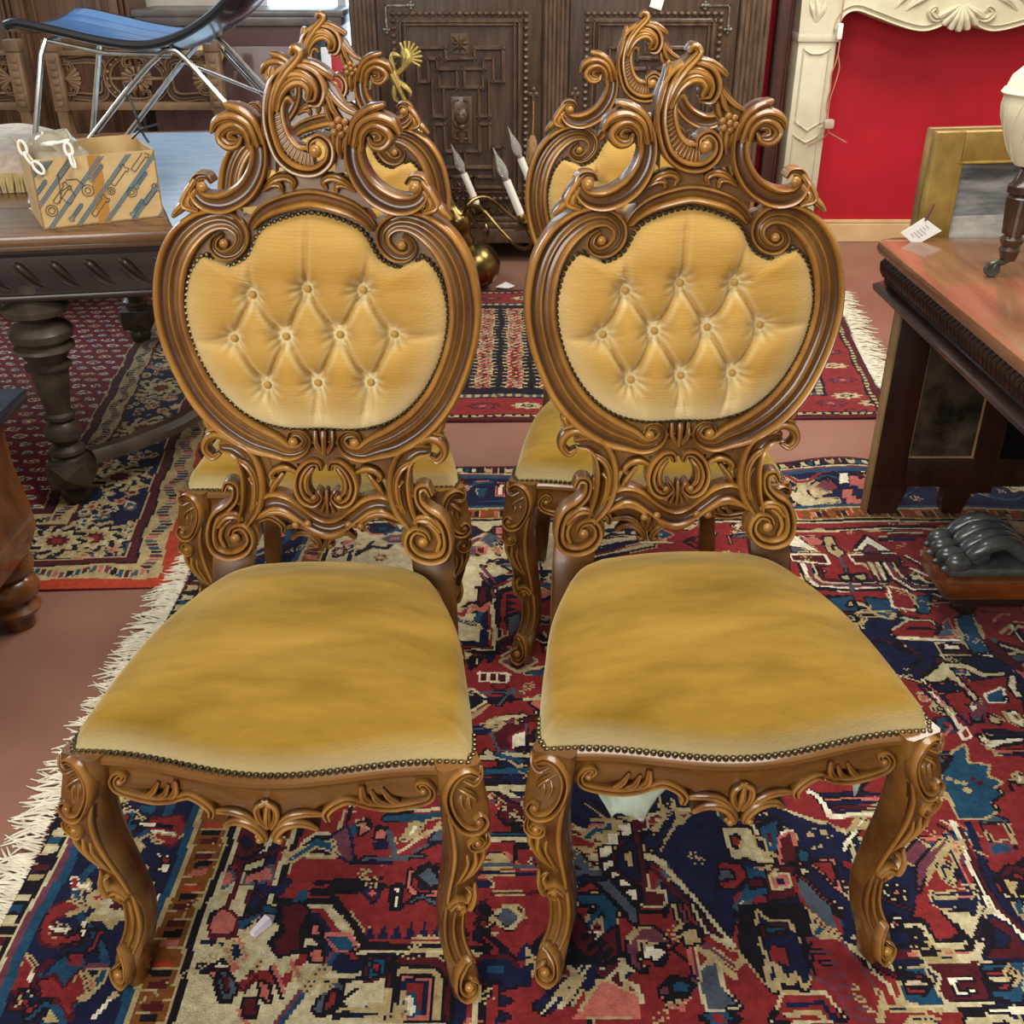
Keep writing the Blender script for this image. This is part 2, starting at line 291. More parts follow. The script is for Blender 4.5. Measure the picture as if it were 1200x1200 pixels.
RUGD = [
 ('p', 'N', '', [258, 1339, 303, 1399, 344, 1450, 416, 1462, 359, 1157, 317, 1225]),
 ('l', 'C', 9, [231, 1326, 252, 1324, 319, 1225, 359, 1153]),
 ('l', 'D', 9, [233, 1314, 315, 1204, 357, 1144]),
 ('p', 'D', 'C', [218, 1421, 251, 1438, 247, 1404, 230, 1396, 226, 1254, 254, 1254, 254, 1230, 216, 1225]),
 ('p', 'W', 'K', [195, 1414, 219, 1417, 216, 1388, 194, 1386]),
 ('p', 'W', 'K', [170, 1392, 194, 1395, 191, 1367, 170, 1364]),
 ('p', 'W', 'K', [153, 1359, 177, 1362, 174, 1335, 153, 1333]),
 ('p', 'W', 'K', [151, 1322, 174, 1325, 171, 1299, 151, 1297]),
 ('p', 'W', 'K', [164, 1299, 186, 1302, 184, 1276, 163, 1274]),
 ('p', 'W', 'K', [176, 1278, 199, 1281, 196, 1256, 176, 1254]),
 ('p', 'W', 'K', [188, 1257, 210, 1260, 207, 1235, 187, 1233]),
 ('p', 'N', 'D', [177, 1334, 200, 1366, 221, 1366, 215, 1273, 196, 1278, 178, 1303]),
 ('p', 'Y', '', [192, 1339, 211, 1350, 208, 1303, 195, 1308]),
 ('p', 'N', 'Y', [235, 1382, 256, 1393, 285, 1421, 277, 1462, 300, 1473, 306, 1421, 259, 1350, 235, 1345]),
 ('l', 'Y', 8, [276, 1485, 286, 1433, 255, 1382]),
 ('p', 'B', 'Y', [108, 1247, 158, 1249, 175, 1216, 172, 1179, 155, 1161, 151, 1207, 127, 1179, 132, 1207, 145, 1225, 111, 1228]),
 ('p', 'D', 'K', [96, 1230, 140, 1153, 173, 1179, 172, 1061, 140, 1085, 99, 1153]),
 ('l', 'C', 5, [118, 1157, 130, 1170]),
 ('l', 'C', 5, [136, 1157, 146, 1168]),
 ('l', 'C', 5, [126, 1138, 138, 1151]),
 ('l', 'C', 5, [143, 1141, 153, 1151]),
 ('l', 'C', 5, [134, 1118, 146, 1131]),
 ('l', 'C', 5, [150, 1124, 160, 1135]),
 ('l', 'C', 5, [141, 1100, 153, 1112]),
 ('l', 'C', 5, [157, 1108, 167, 1119]),
 ('l', 'C', 5, [149, 1081, 160, 1093]),
 ('l', 'C', 5, [163, 1093, 173, 1103]),
 ('p', 'T', 'K', [93, 1355, 110, 1355, 205, 1216, 206, 1184, 186, 1211, 100, 1329]),
 ('l', 'T', 10, [91, 1301, 147, 1301]),
 ('l', 'N', 8, [90, 1286, 153, 1283]),
 ('p', 'P', '', [138, 1081, 192, 1053, 188, 1015, 85, 1015]),
 ('l', 'C', 8, [41, 1030, 119, 1110]),
 ('l', 'N', 8, [55, 1034, 128, 1116]),
 ('l', 'C', 8, [69, 1038, 138, 1122]),
 ('l', 'N', 8, [83, 1042, 147, 1128]),
 ('p', 'M', 'K', [191, 1153, 213, 1179, 235, 1184, 258, 1157, 217, 1148, 200, 1127, 207, 1098, 191, 1110]),
 ('p', 'W', 'K', [213, 1148, 250, 1140, 234, 1112, 225, 1127, 214, 1123]),
 ('p', 'B', 'K', [244, 1077, 259, 1087, 276, 1077, 266, 1061, 249, 1059]),
 ('l', 'Y', 8, [268, 1230, 280, 1179, 348, 1093]),
 ('l', 'M', 8, [279, 1230, 293, 1179, 351, 1112]),
 ('l', 'R', 8, [289, 1230, 306, 1179, 355, 1131]),
 ('l', 'C', 8, [300, 1230, 319, 1179, 358, 1151]),
 ('p', 'T', 'C', [302, 1110, 326, 1123, 322, 1081, 338, 1042, 294, 1038, 293, 1077]),
 ('p', 'Y', 'K', [275, 1175, 300, 1188, 310, 1161, 287, 1153]),
 ('l', 'C', 8, [177, 1118, 174, 1081, 194, 1069, 196, 1045]),
 ('l', 'C', 16, [-63, 1589, 36, 1593]),
 ('l', 'B', 16, [-62, 1547, 35, 1551]),
 ('l', 'N', 8, [-61, 1522, 35, 1526]),
 ('l', 'C', 16, [-61, 1501, 35, 1504]),
 ('l', 'M', 10, [-60, 1468, 34, 1471]),
 ('l', 'B', 10, [-58, 1382, 33, 1386]),
 ('l', 'C', 12, [-57, 1371, 33, 1375]),
 ('l', 'T', 10, [-56, 1314, 32, 1317]),
 ('l', 'N', 8, [-55, 1298, 32, 1301]),
 ('p', 'D', 'K', [-29, 1433, -9, 1468, 17, 1456, 17, 1416, -17, 1410]),
 ('l', 'C', 7, [-4, 1433, 17, 1416]),
 ('p', 'Y', 'N', [11, 1131, 24, 1151, 35, 1131]),
 ('p', 'Y', 'N', [15, 1131, 24, 1151, 35, 1131]),
 ('p', 'Y', 'N', [18, 1131, 24, 1151, 35, 1131]),
 ('p', 'N', '', [-25, 1093, 33, 1123, 25, 1077, -18, 1073]),
 ('l', 'N', 8, [578, 1484, 729, 1487]),
 ('l', 'P', 8, [583, 1472, 725, 1475]),
 ('l', 'N', 8, [588, 1462, 722, 1464]),
 ('l', 'D', 8, [593, 1451, 718, 1453]),
 ('l', 'N', 8, [597, 1441, 715, 1444]),
 ('l', 'W', 11, [564, 1497, 573, 1482, 585, 1430, 708, 1433]),
 ('p', 'W', 'K', [637, 1421, 646, 1416, 616, 1377, 594, 1345, 580, 1345, 615, 1388]),
 ('l', 'C', 7, [611, 1361, 606, 1314, 606, 1249]),
 ('l', 'C', 6, [627, 1361, 641, 1324]),
 ('p', 'N', '', [518, 1399, 577, 1416, 599, 1377, 571, 1273, 595, 1225, 559, 1179, 550, 1254, 521, 1293, 503, 1334]),
 ('p', 'Y', '', [531, 1385, 537, 1392, 541, 1385, 534, 1379]),
 ('p', 'Y', '', [558, 1388, 565, 1394, 568, 1388, 562, 1381]),
 ('p', 'Y', '', [534, 1355, 540, 1362, 543, 1355, 537, 1349]),
 ('p', 'Y', '', [547, 1358, 553, 1364, 556, 1358, 550, 1352]),
 ('p', 'C', 'K', [383, 1404, 429, 1410, 432, 1361, 455, 1334, 461, 1324, 432, 1324, 411, 1339, 386, 1334, 380, 1366]),
 ('p', 'R', 'K', [393, 1382, 402, 1388, 405, 1371, 395, 1361]),
 ('p', 'B', 'K', [448, 1410, 483, 1427, 469, 1355, 446, 1339]),
 ('p', 'D', '', [458, 1393, 467, 1396, 461, 1366, 454, 1363]),
 ('p', 'B', '', [385, 1468, 412, 1473, 420, 1427, 393, 1416, 379, 1433]),
 ('p', 'D', 'P', [479, 1382, 501, 1393, 503, 1334, 488, 1303, 473, 1324]),
 ('p', 'D', 'K', [442, 1314, 496, 1314, 486, 1247, 439, 1242]),
 ('p', 'P', 'C', [448, 1293, 480, 1296, 478, 1271, 450, 1266]),
 ('p', 'N', '', [457, 1286, 472, 1287, 470, 1276, 457, 1274]),
 ('p', 'B', '', [395, 1319, 437, 1308, 437, 1254, 381, 1239, 404, 1283]),
 ('p', 'D', 'K', [409, 1286, 431, 1288, 430, 1273, 410, 1271]),
 ('p', 'R', 'K', [360, 1324, 396, 1324, 403, 1293, 383, 1271, 352, 1273]),
 ('p', 'T', 'K', [358, 1308, 376, 1308, 379, 1293, 354, 1288]),
 ('p', 'K', '', [383, 1235, 498, 1235, 492, 1179, 456, 1061, 396, 1061, 365, 1135]),
 ('p', 'N', 'Y', [414, 1216, 425, 1197, 458, 1193, 461, 1157, 464, 1093, 451, 1073, 441, 1102, 425, 1081, 417, 1110, 401, 1069, 398, 1093, 410, 1127, 405, 1153]),
 ('p', 'R', '', [415, 1148, 436, 1144, 435, 1110, 419, 1118, 410, 1093, 411, 1123]),
 ('p', 'B', 'D', [415, 1184, 449, 1184, 448, 1173, 414, 1170]),
 ('p', 'R', 'M', [479, 1157, 525, 1161, 547, 1110, 565, 1053, 553, 1015, 515, 1022, 500, 1069, 467, 1093]),
 ('l', 'M', 7, [474, 1135, 503, 1135]),
 ('l', 'M', 7, [485, 1114, 512, 1113]),
 ('l', 'M', 7, [496, 1093, 520, 1092]),
 ('l', 'M', 7, [506, 1073, 528, 1071]),
 ('l', 'M', 7, [516, 1053, 536, 1050]),
 ('l', 'M', 7, [526, 1034, 544, 1030]),
 ('p', 'R', 'C', [413, 1057, 479, 1057, 499, 1015, 386, 1015]),
 ('l', 'N', 7, [416, 1042, 472, 1042, 485, 1015]),
 ('l', 'Y', 8, [409, 1026, 461, 1028, 471, 1015]),
 ('p', 'T', 'R', [492, 1288, 509, 1278, 534, 1225, 532, 1175, 512, 1184, 494, 1249]),
 ('p', 'R', 'P', [527, 1319, 564, 1321, 559, 1259, 545, 1293]),
 ('p', 'B', '', [506, 1355, 526, 1345, 523, 1319, 503, 1319]),
 ('l', 'Y', 7, [568, 1249, 576, 1225, 571, 1179]),
 ('l', 'C', 7, [552, 1166, 561, 1110, 587, 1077, 591, 1045]),
 ('l', 'D', 10, [557, 1157, 573, 1114]),
 ('p', 'R', '', [900, 1777, 970, 1827, 1089, 1860, 1084, 1752, 1002, 1561, 908, 1582, 907, 1658]),
 ('p', 'B', 'Y', [883, 1614, 908, 1630, 897, 1582, 933, 1571, 924, 1540, 943, 1525, 926, 1510, 935, 1480, 899, 1475, 903, 1451, 880, 1437, 868, 1433, 823, 1433, 824, 1510, 844, 1555, 864, 1582]),
 ('p', 'Y', '', [840, 1537, 851, 1546, 856, 1537, 845, 1529]),
 ('p', 'Y', '', [852, 1530, 863, 1538, 867, 1530, 857, 1522]),
 ('p', 'Y', '', [864, 1525, 875, 1533, 880, 1525, 869, 1517]),
 ('p', 'D', '', [887, 1537, 898, 1546, 902, 1537, 891, 1529]),
 ('p', 'D', '', [896, 1525, 907, 1533, 912, 1525, 901, 1517]),
 ('p', 'Y', '', [864, 1505, 874, 1513, 879, 1505, 868, 1497]),
 ('p', 'C', 'K', [902, 1840, 961, 1904, 1014, 1900, 1038, 1867, 1084, 1870, 1080, 1859, 1030, 1857, 1001, 1887, 968, 1887, 978, 1847, 999, 1777, 993, 1752, 983, 1777, 973, 1834, 918, 1827]),
 ('p', 'N', 'D', [896, 1985, 975, 1988, 970, 1928, 946, 1907, 913, 1860, 885, 1873, 922, 1921]),
 ('p', 'R', 'C', [880, 2014, 945, 2067, 998, 2067, 1002, 2029, 980, 2003, 885, 2003]),
 ('l', 'K', 7, [929, 2033, 987, 2035]),
 ('l', 'W', 9, [891, 1996, 980, 1992, 1044, 1991]),
 ('l', 'W', 9, [967, 1931, 1084, 1931]),
 ('p', 'D', 'C', [975, 1977, 1043, 1977, 1035, 1935, 972, 1935]),
 ('p', 'W', 'K', [989, 1974, 1024, 1972, 1022, 1955, 983, 1952]),
 ('p', 'B', 'Y', [1062, 2075, 1101, 2106, 1100, 2036, 1089, 1942, 1044, 1935, 1046, 1985]),
 ('p', 'T', 'P', [990, 2007, 1040, 2075, 1037, 2007]),
 ('p', 'B', 'Y', [874, 2154, 920, 2154, 934, 2114, 903, 2075, 877, 2090]),
 ('p', 'R', 'C', [927, 2179, 978, 2179, 974, 2114, 939, 2130]),
 ('l', 'N', 9, [889, 1814, 907, 1740, 908, 1681]),
 ('l', 'W', 9, [900, 1834, 919, 1752, 920, 1681]),
 ('l', 'N', 9, [917, 1814, 933, 1728, 943, 1692]),
 ('l', 'P', 5, [909, 1814, 925, 1728]),
 ('p', 'N', 'P', [909, 1814, 944, 1821, 959, 1840, 960, 1821, 987, 1808, 924, 1789]),
 ('p', 'B', 'W', [1020, 1789, 1058, 1814, 1052, 1770, 1018, 1764]),
 ('p', 'W', 'K', [1093, 1860, 1102, 1853, 1087, 1808, 1095, 1789, 1081, 1783, 1076, 1821]),
 ('p', 'W', 'K', [1038, 1728, 1061, 1737, 1064, 1704, 1054, 1681, 1037, 1698]),
 ('p', 'D', '', [1044, 1719, 1059, 1722, 1058, 1698]),
 ('p', 'W', 'K', [945, 1658, 952, 1619, 1035, 1636, 1039, 1647, 968, 1641]),
 ('l', 'N', 7, [963, 1667, 1047, 1664]),
 ('l', 'N', 7, [963, 1655, 1042, 1653]),
 ('l', 'P', 7, [960, 1608, 1022, 1606]),
 ('l', 'N', 7, [959, 1598, 1017, 1595]),
 ('p', 'R', 'W', [915, 1669, 931, 1681, 928, 1658, 915, 1650]),
 ('p', 'T', 'K', [962, 1722, 988, 1728, 972, 1698, 957, 1698]),
 ('p', 'M', '', [970, 1752, 1015, 1777, 999, 1728, 959, 1704]),
 ('p', 'W', '', [962, 1752, 987, 1746, 973, 1731]),
 ('p', 'Y', 'K', [1001, 1722, 1017, 1704, 1007, 1690, 995, 1698]),
 ('p', 'R', '', [955, 1571, 1011, 1582, 989, 1530, 956, 1530]),
 ('p', 'W', 'K', [975, 1537, 985, 1540, 985, 1520, 975, 1515]),
 ('p', 'D', '', [1092, 1992, 1114, 1985, 1139, 1880, 1124, 1867, 1091, 1928]),
 ('p', 'R', '', [698, 1271, 781, 1356, 784, 1254, 730, 1254, 712, 1262, 700, 1237, 716, 1216, 736, 1173, 683, 1161, 651, 1200]),
 ('l', 'N', 10, [782, 1389, 784, 1254, 784, 1221]),
 ('l', 'W', 11, [805, 1423, 809, 1375, 804, 1271, 803, 1216, 830, 1157]),
 ('l', 'N', 12, [833, 1418, 825, 1288, 824, 1221, 839, 1180]),
 ('l', 'D', 8, [814, 1409, 813, 1275, 814, 1221, 834, 1169]),
 ('l', 'P', 5, [789, 1389, 787, 1262]),
 ('p', 'M', 'K', [716, 1324, 775, 1380, 782, 1370, 711, 1288, 692, 1262]),
 ('p', 'N', 'K', [750, 1319, 765, 1324, 775, 1293, 758, 1275, 747, 1293]),
 ('p', 'Y', '', [755, 1310, 767, 1306, 759, 1288]),
 ('l', 'N', 10, [715, 1241, 789, 1233]),
 ('l', 'P', 6, [717, 1247, 781, 1247]),
 ('l', 'N', 9, [722, 1252, 784, 1254]),
 ('p', 'C', 'K', [716, 1216, 756, 1216, 763, 1200, 738, 1161, 733, 1173]),
 ('l', 'C', 7, [786, 1225, 759, 1188, 729, 1146]),
 ('l', 'C', 7, [799, 1216, 772, 1180, 743, 1131]),
 ('p', 'C', 'K', [637, 1196, 671, 1200, 682, 1157, 734, 1157, 729, 1144, 677, 1144, 664, 1188, 636, 1184]),
 ('p', 'K', '', [638, 1180, 661, 1180, 678, 1127, 649, 1127]),
 ('p', 'B', 'Y', [608, 1108, 647, 1112, 662, 1048, 603, 1045]),
 ('p', 'R', 'K', [611, 1098, 640, 1099, 653, 1083, 638, 1067, 614, 1069]),
 ('p', 'C', 'K', [611, 1089, 648, 1087, 647, 1080, 615, 1080]),
 ('p', 'D', 'C', [656, 1118, 736, 1118, 732, 1048, 669, 1052, 662, 1073, 674, 1098]),
 ('l', 'W', 7, [716, 1087, 686, 1089, 685, 1062, 714, 1066]),
 ('p', 'B', 'K', [740, 1108, 810, 1112, 781, 1045, 740, 1052]),
 ('p', 'R', 'K', [743, 1096, 781, 1099, 785, 1087, 764, 1067, 743, 1069]),
 ('p', 'C', 'K', [744, 1087, 776, 1088, 769, 1079, 744, 1079]),
 ('l', 'C', 9, [603, 1043, 659, 1040, 734, 1045]),
 ('l', 'W', 9, [728, 1031, 776, 1031]),
 ('p', 'D', 'N', [790, 1200, 811, 1188, 821, 1138, 813, 1119, 753, 1123]),
 ('p', 'N', '', [785, 1180, 805, 1165, 790, 1138, 765, 1138]),
 ('p', 'R', 'K', [856, 1414, 897, 1414, 894, 1356, 861, 1361]),
 ('p', 'B', 'M', [854, 1361, 884, 1365, 883, 1347, 853, 1342]),
 ('p', 'Y', 'K', [845, 1280, 874, 1275, 858, 1245, 846, 1250]),
 ('p', 'B', 'Y', [851, 1237, 866, 1241, 848, 1200, 844, 1212]),
 ('p', 'R', '', [904, 1469, 920, 1443, 944, 1423, 972, 1490, 935, 1490]),
 ('l', 'C', 8, [766, 2503, 1246, 2512]),
 ('l', 'K', 7, [769, 2514, 1250, 2523]),
 ('l', 'W', 8, [747, 2331, 739, 2244, 778, 2206, 836, 2191]),
 ('p', 'Y', 'K', [849, 2476, 871, 2476, 870, 2423, 883, 2389, 858, 2364, 841, 2398]),
 ('p', 'K', '', [859, 2441, 868, 2432, 861, 2398, 855, 2406]),
 ('p', 'W', 'D', [911, 2398, 959, 2472, 1004, 2389]),
 ('p', 'D', 'W', [895, 2373, 1012, 2373, 1015, 2331, 896, 2331]),
 ('p', 'M', '', [927, 2385, 955, 2428, 977, 2385]),
 ('p', 'D', 'W', [736, 2373, 823, 2377, 821, 2335, 730, 2348]),
 ('p', 'W', 'K', [760, 2476, 777, 2476, 811, 2398, 743, 2406]),
 ('p', 'T', 'K', [748, 2415, 778, 2406, 787, 2389, 742, 2389]),
 ('l', 'K', 9, [741, 2331, 739, 2252, 760, 2214, 849, 2195, 919, 2199, 950, 2244, 964, 2331]),
 ('l', 'K', 9, [960, 2331, 956, 2252, 988, 2199, 1077, 2195]),
 ('l', 'W', 7, [753, 2331, 750, 2256, 768, 2223, 852, 2206, 916, 2209, 941, 2244, 954, 2331]),
 ('l', 'W', 7, [971, 2331, 969, 2257, 996, 2208, 1081, 2206]),
 ('l', 'M', 9, [765, 2331, 761, 2260, 777, 2232, 855, 2216, 913, 2220, 933, 2244, 943, 2331]),
 ('l', 'M', 9, [982, 2331, 981, 2261, 1003, 2217, 1084, 2216]),
 ('l', 'C', 7, [777, 2331, 773, 2264, 785, 2241, 858, 2227, 909, 2231, 925, 2244, 932, 2331]),
 ('l', 'C', 7, [993, 2331, 993, 2266, 1010, 2226, 1088, 2227]),
 ('l', 'D', 8, [788, 2331, 784, 2268, 794, 2250, 861, 2237, 906, 2241, 917, 2244, 922, 2331]),
 ('l', 'D', 8, [1004, 2331, 1006, 2271, 1017, 2235, 1092, 2237]),
 ('l', 'T', 8, [863, 2364, 851, 2275, 848, 2191]),
 ('p', 'Y', 'K', [832, 2268, 855, 2275, 850, 2244, 834, 2244]),
 ('p', 'Y', 'K', [865, 2268, 897, 2275, 892, 2244, 875, 2244]),
 ('p', 'C', 'K', [1018, 2275, 1043, 2275, 1049, 2244, 1086, 2244, 1082, 2233, 1041, 2233, 1031, 2252, 1008, 2244]),
 ('l', 'D', 9, [1030, 2364, 1093, 2275]),
 ('l', 'W', 4, [1036, 2368, 1099, 2279]),
 ('p', 'N', 'W', [1086, 2389, 1106, 2373, 1096, 2331, 1078, 2339]),
 ('p', 'B', 'K', [779, 2162, 841, 2169, 839, 2104, 787, 2104]),
 ('p', 'B', 'K', [872, 2162, 922, 2155, 933, 2104, 870, 2104]),
 ('p', 'R', 'W', [940, 2214, 976, 2199, 978, 2119, 929, 2126]),
 ('p', 'B', 'K', [985, 2177, 1026, 2177, 1004, 2104, 981, 2104]),
 ('p', 'Y', 'K', [817, 2126, 835, 2148, 833, 2126]),
 ('l', 'R', 16, [788, 2615, 865, 2611, 955, 2601]),
 ('l', 'R', 14, [820, 2821, 848, 2773, 882, 2773, 923, 2816, 1053, 2843]),
 ('p', 'C', 'K', [811, 2757, 835, 2715, 854, 2757, 874, 2757, 866, 2705, 882, 2675, 946, 2670, 942, 2655, 835, 2640, 815, 2675]),
 ('p', 'W', '', [979, 2807, 1007, 2810, 996, 2762, 968, 2757]),
 ('p', 'P', '', [1008, 2796, 1036, 2799, 1024, 2752, 996, 2746]),
 ('p', 'P', '', [971, 2722, 998, 2726, 987, 2680, 960, 2675]),
 ('p', 'P', '', [975, 2687, 1002, 2690, 991, 2645, 964, 2640]),
 ('p', 'P', '', [989, 2672, 1016, 2675, 1006, 2630, 979, 2625]),
 ('p', 'W', '', [1059, 2862, 1087, 2865, 1075, 2816, 1046, 2810]),
 ('p', 'P', '', [1028, 2780, 1056, 2783, 1044, 2736, 1016, 2731]),
 ('p', 'M', 'K', [895, 2746, 940, 2789, 960, 2736, 929, 2710]),
 ('l', 'R', 6, [936, 2773, 940, 2726]),
 ('p', 'R', 'D', [-775, 1185, -774, 1219, -752, 1237, -720, 1228, -737, 1215, -760, 1202, -749, 1172, -720, 1168, -700, 1181, -692, 1160, -724, 1152, -753, 1156]),
 ('p', 'W', '', [-757, 1188, -715, 1185, -712, 1177, -754, 1180]),
 ('l', 'W', 6, [-703, 1181, -676, 1183]),
 ('l', 'W', 6, [-704, 1198, -695, 1168]),
 ('p', 'R', 'D', [-668, 1422, -612, 1433, -595, 1401, -612, 1365, -646, 1375]),
 ('p', 'W', '', [-659, 1399, -615, 1396, -613, 1386, -656, 1390]),
 ('p', 'K', '', [-658, 1414, -622, 1411, -619, 1401, -654, 1402]),
 ('p', 'W', '', [-771, 1287, -757, 1290, -747, 1273, -731, 1278, -726, 1260, -753, 1260]),
 ('p', 'R', '', [-766, 1283, -755, 1284, -748, 1264, -758, 1265]),
 ('p', 'W', '', [-633, 1345, -609, 1340, -605, 1301, -637, 1306, -621, 1316]),
 ('p', 'R', '', [-625, 1338, -610, 1335, -610, 1323, -624, 1325]),
 ('p', 'Y', '', [-699, 1360, -681, 1375, -663, 1360, -667, 1345, -690, 1345]),
 ('p', 'Y', '', [-665, 1301, -654, 1325, -639, 1316, -644, 1283]),
 ('l', 'R', 9, [-637, 1283, -616, 1250]),
 ('l', 'W', 6, [-708, 1411, -656, 1409]),
 ('l', 'B', 8, [-705, 1438, -703, 1385]),
 ('p', 'B', '', [-702, 1454, -671, 1460, -665, 1438, -687, 1433]),
 ('p', 'B', 'N', [-730, 1096, -709, 1139, -674, 1127, -667, 1088, -694, 1073]),
 ('p', 'R', '', [-709, 1139, -682, 1139, -676, 1116, -697, 1116]),
 ('p', 'R', 'D', [-739, 1085, -716, 1096, -693, 1069, -676, 1104, -655, 1066, -675, 1047, -666, 1022, -695, 1058, -723, 1055]),
 ('p', 'R', 'D', [-793, 1104, -778, 1131, -746, 1104, -747, 1073, -771, 1066]),
 ('l', 'W', 6, [-795, 1139, -778, 1116]),
 ('l', 'W', 6, [-753, 1104, -750, 1085]),
 ('p', 'Y', '', [-709, 1018, -701, 1040, -682, 1015]),
 ('l', 'B', 10, [-732, 1018, -716, 1044, -692, 1040, -676, 1015]),
 ('l', 'R', 9, [-670, 1176, -673, 1143]),
 ('l', 'M', 10, [-665, 1112, -641, 1112]),
 ('l', 'W', 6, [-633, 1022, -613, 1058]),
 ('p', 'W', '', [-615, 1237, -604, 1260, -593, 1246, -601, 1224]),
 ('p', 'P', '', [-746, 1433, -724, 1438, -726, 1406]),
 ('p', 'D', 'N', [-516, 1416, -485, 1422, -460, 1363, -472, 1327, -488, 1327, -512, 1363]),
 ('p', 'N', '', [-499, 1379, -485, 1384, -471, 1358, -485, 1350]),
 ('l', 'D', 9, [-525, 1353, -481, 1315, -411, 1353]),
 ('l', 'D', 7, [-512, 1363, -485, 1332, -454, 1353]),
 ('p', 'P', 'T', [-519, 1298, -492, 1298, -483, 1283, -492, 1266, -512, 1269]),
 ('p', 'P', 'T', [-460, 1290, -423, 1308, -413, 1283, -438, 1276, -456, 1271]),
 ('l', 'D', 9, [-479, 1307, -470, 1268, -474, 1222]),
 ('p', 'N', 'D', [-441, 1254, -424, 1245, -422, 1217, -438, 1208]),
 ('p', 'P', 'D', [-495, 1200, -477, 1217, -454, 1200, -452, 1173, -486, 1167]),
 ('l', 'D', 9, [-485, 1160, -445, 1160]),
 ('p', 'N', 'P', [-459, 1143, -444, 1156, -431, 1127, -445, 1115]),
 ('p', 'D', 'K', [-387, 1227, -355, 1236, -341, 1222, -350, 1186, -349, 1143, -376, 1135, -391, 1156, -377, 1178]),
 ('p', 'T', 'K', [-464, 1079, -456, 1102, -428, 1071, -433, 1048, -447, 1048]),
 ('p', 'D', '', [-458, 1087, -448, 1094, -437, 1063, -446, 1059]),
 ('l', 'M', 8, [-349, 1015, -320, 1079, -283, 1148]),
 ('l', 'B', 7, [-342, 1015, -313, 1075, -281, 1139]),
 ('l', 'P', 7, [-353, 1123, -333, 1091]),
 ('l', 'P', 7, [-379, 1115, -352, 1067]),
 ('l', 'K', 5, [-385, 1111, -350, 1056]),
 ('p', 'P', 'K', [-393, 1083, -379, 1079, -370, 1052, -385, 1059]),
 ('p', 'B', 'P', [-308, 1171, -271, 1169, -254, 1143, -282, 1143]),
 ('p', 'P', 'K', [-336, 1191, -322, 1193, -319, 1173, -333, 1171]),
 ('p', 'P', 'K', [-328, 1143, -311, 1146, -303, 1123, -321, 1123]),
 ('l', 'D', 7, [-416, 1094, -402, 1123]),
 ('l', 'D', 7, [-414, 1067, -403, 1094]),
 ('p', 'D', 'K', [-410, 1052, -393, 1052, -384, 1026, -401, 1026]),
 ('p', 'B', 'D', [-233, 1119, -201, 1121, -202, 1091, -225, 1083]),
 ('p', 'R', '', [-223, 1111, -213, 1113, -211, 1096, -220, 1096]),
 ('p', 'T', 'K', [-283, 1083, -262, 1079, -261, 1044, -285, 1029, -296, 1037]),
 ('p', 'R', 'K', [-276, 1067, -267, 1067, -267, 1044, -280, 1037]),
 ('p', 'D', 'K', [-191, 1119, -178, 1127, -118, 1127, -95, 1094, -89, 1015, -187, 1015, -192, 1094]),
 ('p', 'Y', 'K', [-181, 1106, -123, 1106, -108, 1087, -103, 1015, -177, 1015, -181, 1087]),
 ('p', 'P', 'K', [-172, 1089, -126, 1089, -122, 1015, -167, 1015]),
 ('p', 'R', 'N', [-163, 1079, -135, 1079, -133, 1026, -158, 1029]),
 ('p', 'W', 'B', [-164, 1052, -151, 1056, -141, 1026, -154, 1022]),
 ('l', 'Y', 8, [-262, 1033, -192, 1033]),
 ('l', 'N', 6, [-264, 1024, -188, 1024]),
 ('l', 'T', 9, [-263, 1332, -158, 1335]),
 ('l', 'N', 6, [-270, 1325, -208, 1325]),
 ('l', 'T', 8, [-174, 1347, -141, 1368, -105, 1363]),
 ('p', 'T', 'N', [-149, 1373, -139, 1411, -121, 1373]),
 ('l', 'P', 9, [-175, 1302, -179, 1268, -162, 1245, -132, 1245, -103, 1259]),
 ('p', 'T', 'K', [-166, 1292, -145, 1312, -115, 1268, -137, 1264]),
 ('l', 'T', 8, [-176, 1231, -155, 1245, -132, 1231]),
 ('p', 'D', 'N', [-250, 1259, -240, 1273, -227, 1257, -236, 1238]),
 ('p', 'P', '', [-244, 1257, -239, 1265, -232, 1257, -237, 1249]),
 ('p', 'W', 'K', [-205, 1264, -194, 1268, -194, 1222, -203, 1220]),
 ('p', 'N', '', [-202, 1257, -196, 1257, -197, 1236]),
 ('p', 'M', 'N', [-329, 1384, -308, 1405, -292, 1373, -278, 1327, -312, 1347]),
 ('p', 'W', 'B', [-197, 1379, -188, 1411, -172, 1422, -182, 1389]),
 ('p', 'P', 'K', [-285, 1416, -274, 1422, -267, 1400, -278, 1389]),
 ('p', 'P', 'K', [-248, 1405, -231, 1400, -233, 1379, -249, 1384]),
 ('l', 'T', 9, [-227, 1400, -205, 1342]),
 ('p', 'N', '', [-252, 1373, -225, 1379, -219, 1358, -246, 1358]),
 ('p', 'P', 'N', [-69, 2796, -38, 2796, -34, 2698, -63, 2698]),
 ('p', 'W', 'R', [-57, 2779, -44, 2779, -43, 2714, -56, 2714]),
 ('l', 'P', 6, [-130, 2796, -92, 2804]),
 ('p', 'B', '', [-125, 2746, -91, 2754, -97, 2698, -119, 2698]),
 ('l', 'B', 8, [-118, 2663, -15, 2674]),
 ('l', 'R', 10, [-117, 2623, -15, 2632]),
 ('p', 'T', 'P', [-97, 2447, -70, 2503, -34, 2433, -61, 2393]),
 ('p', 'P', 'D', [-67, 2517, -35, 2517, -35, 2475, -63, 2482]),
 ('p', 'P', 'D', [-65, 2400, -41, 2406, -47, 2367]),
 ('p', 'D', 'P', [-106, 2406, -85, 2413, -88, 2380, -103, 2380]),
 ('p', 'N', '', [-62, 2447, -35, 2461, -34, 2420, -58, 2413]),
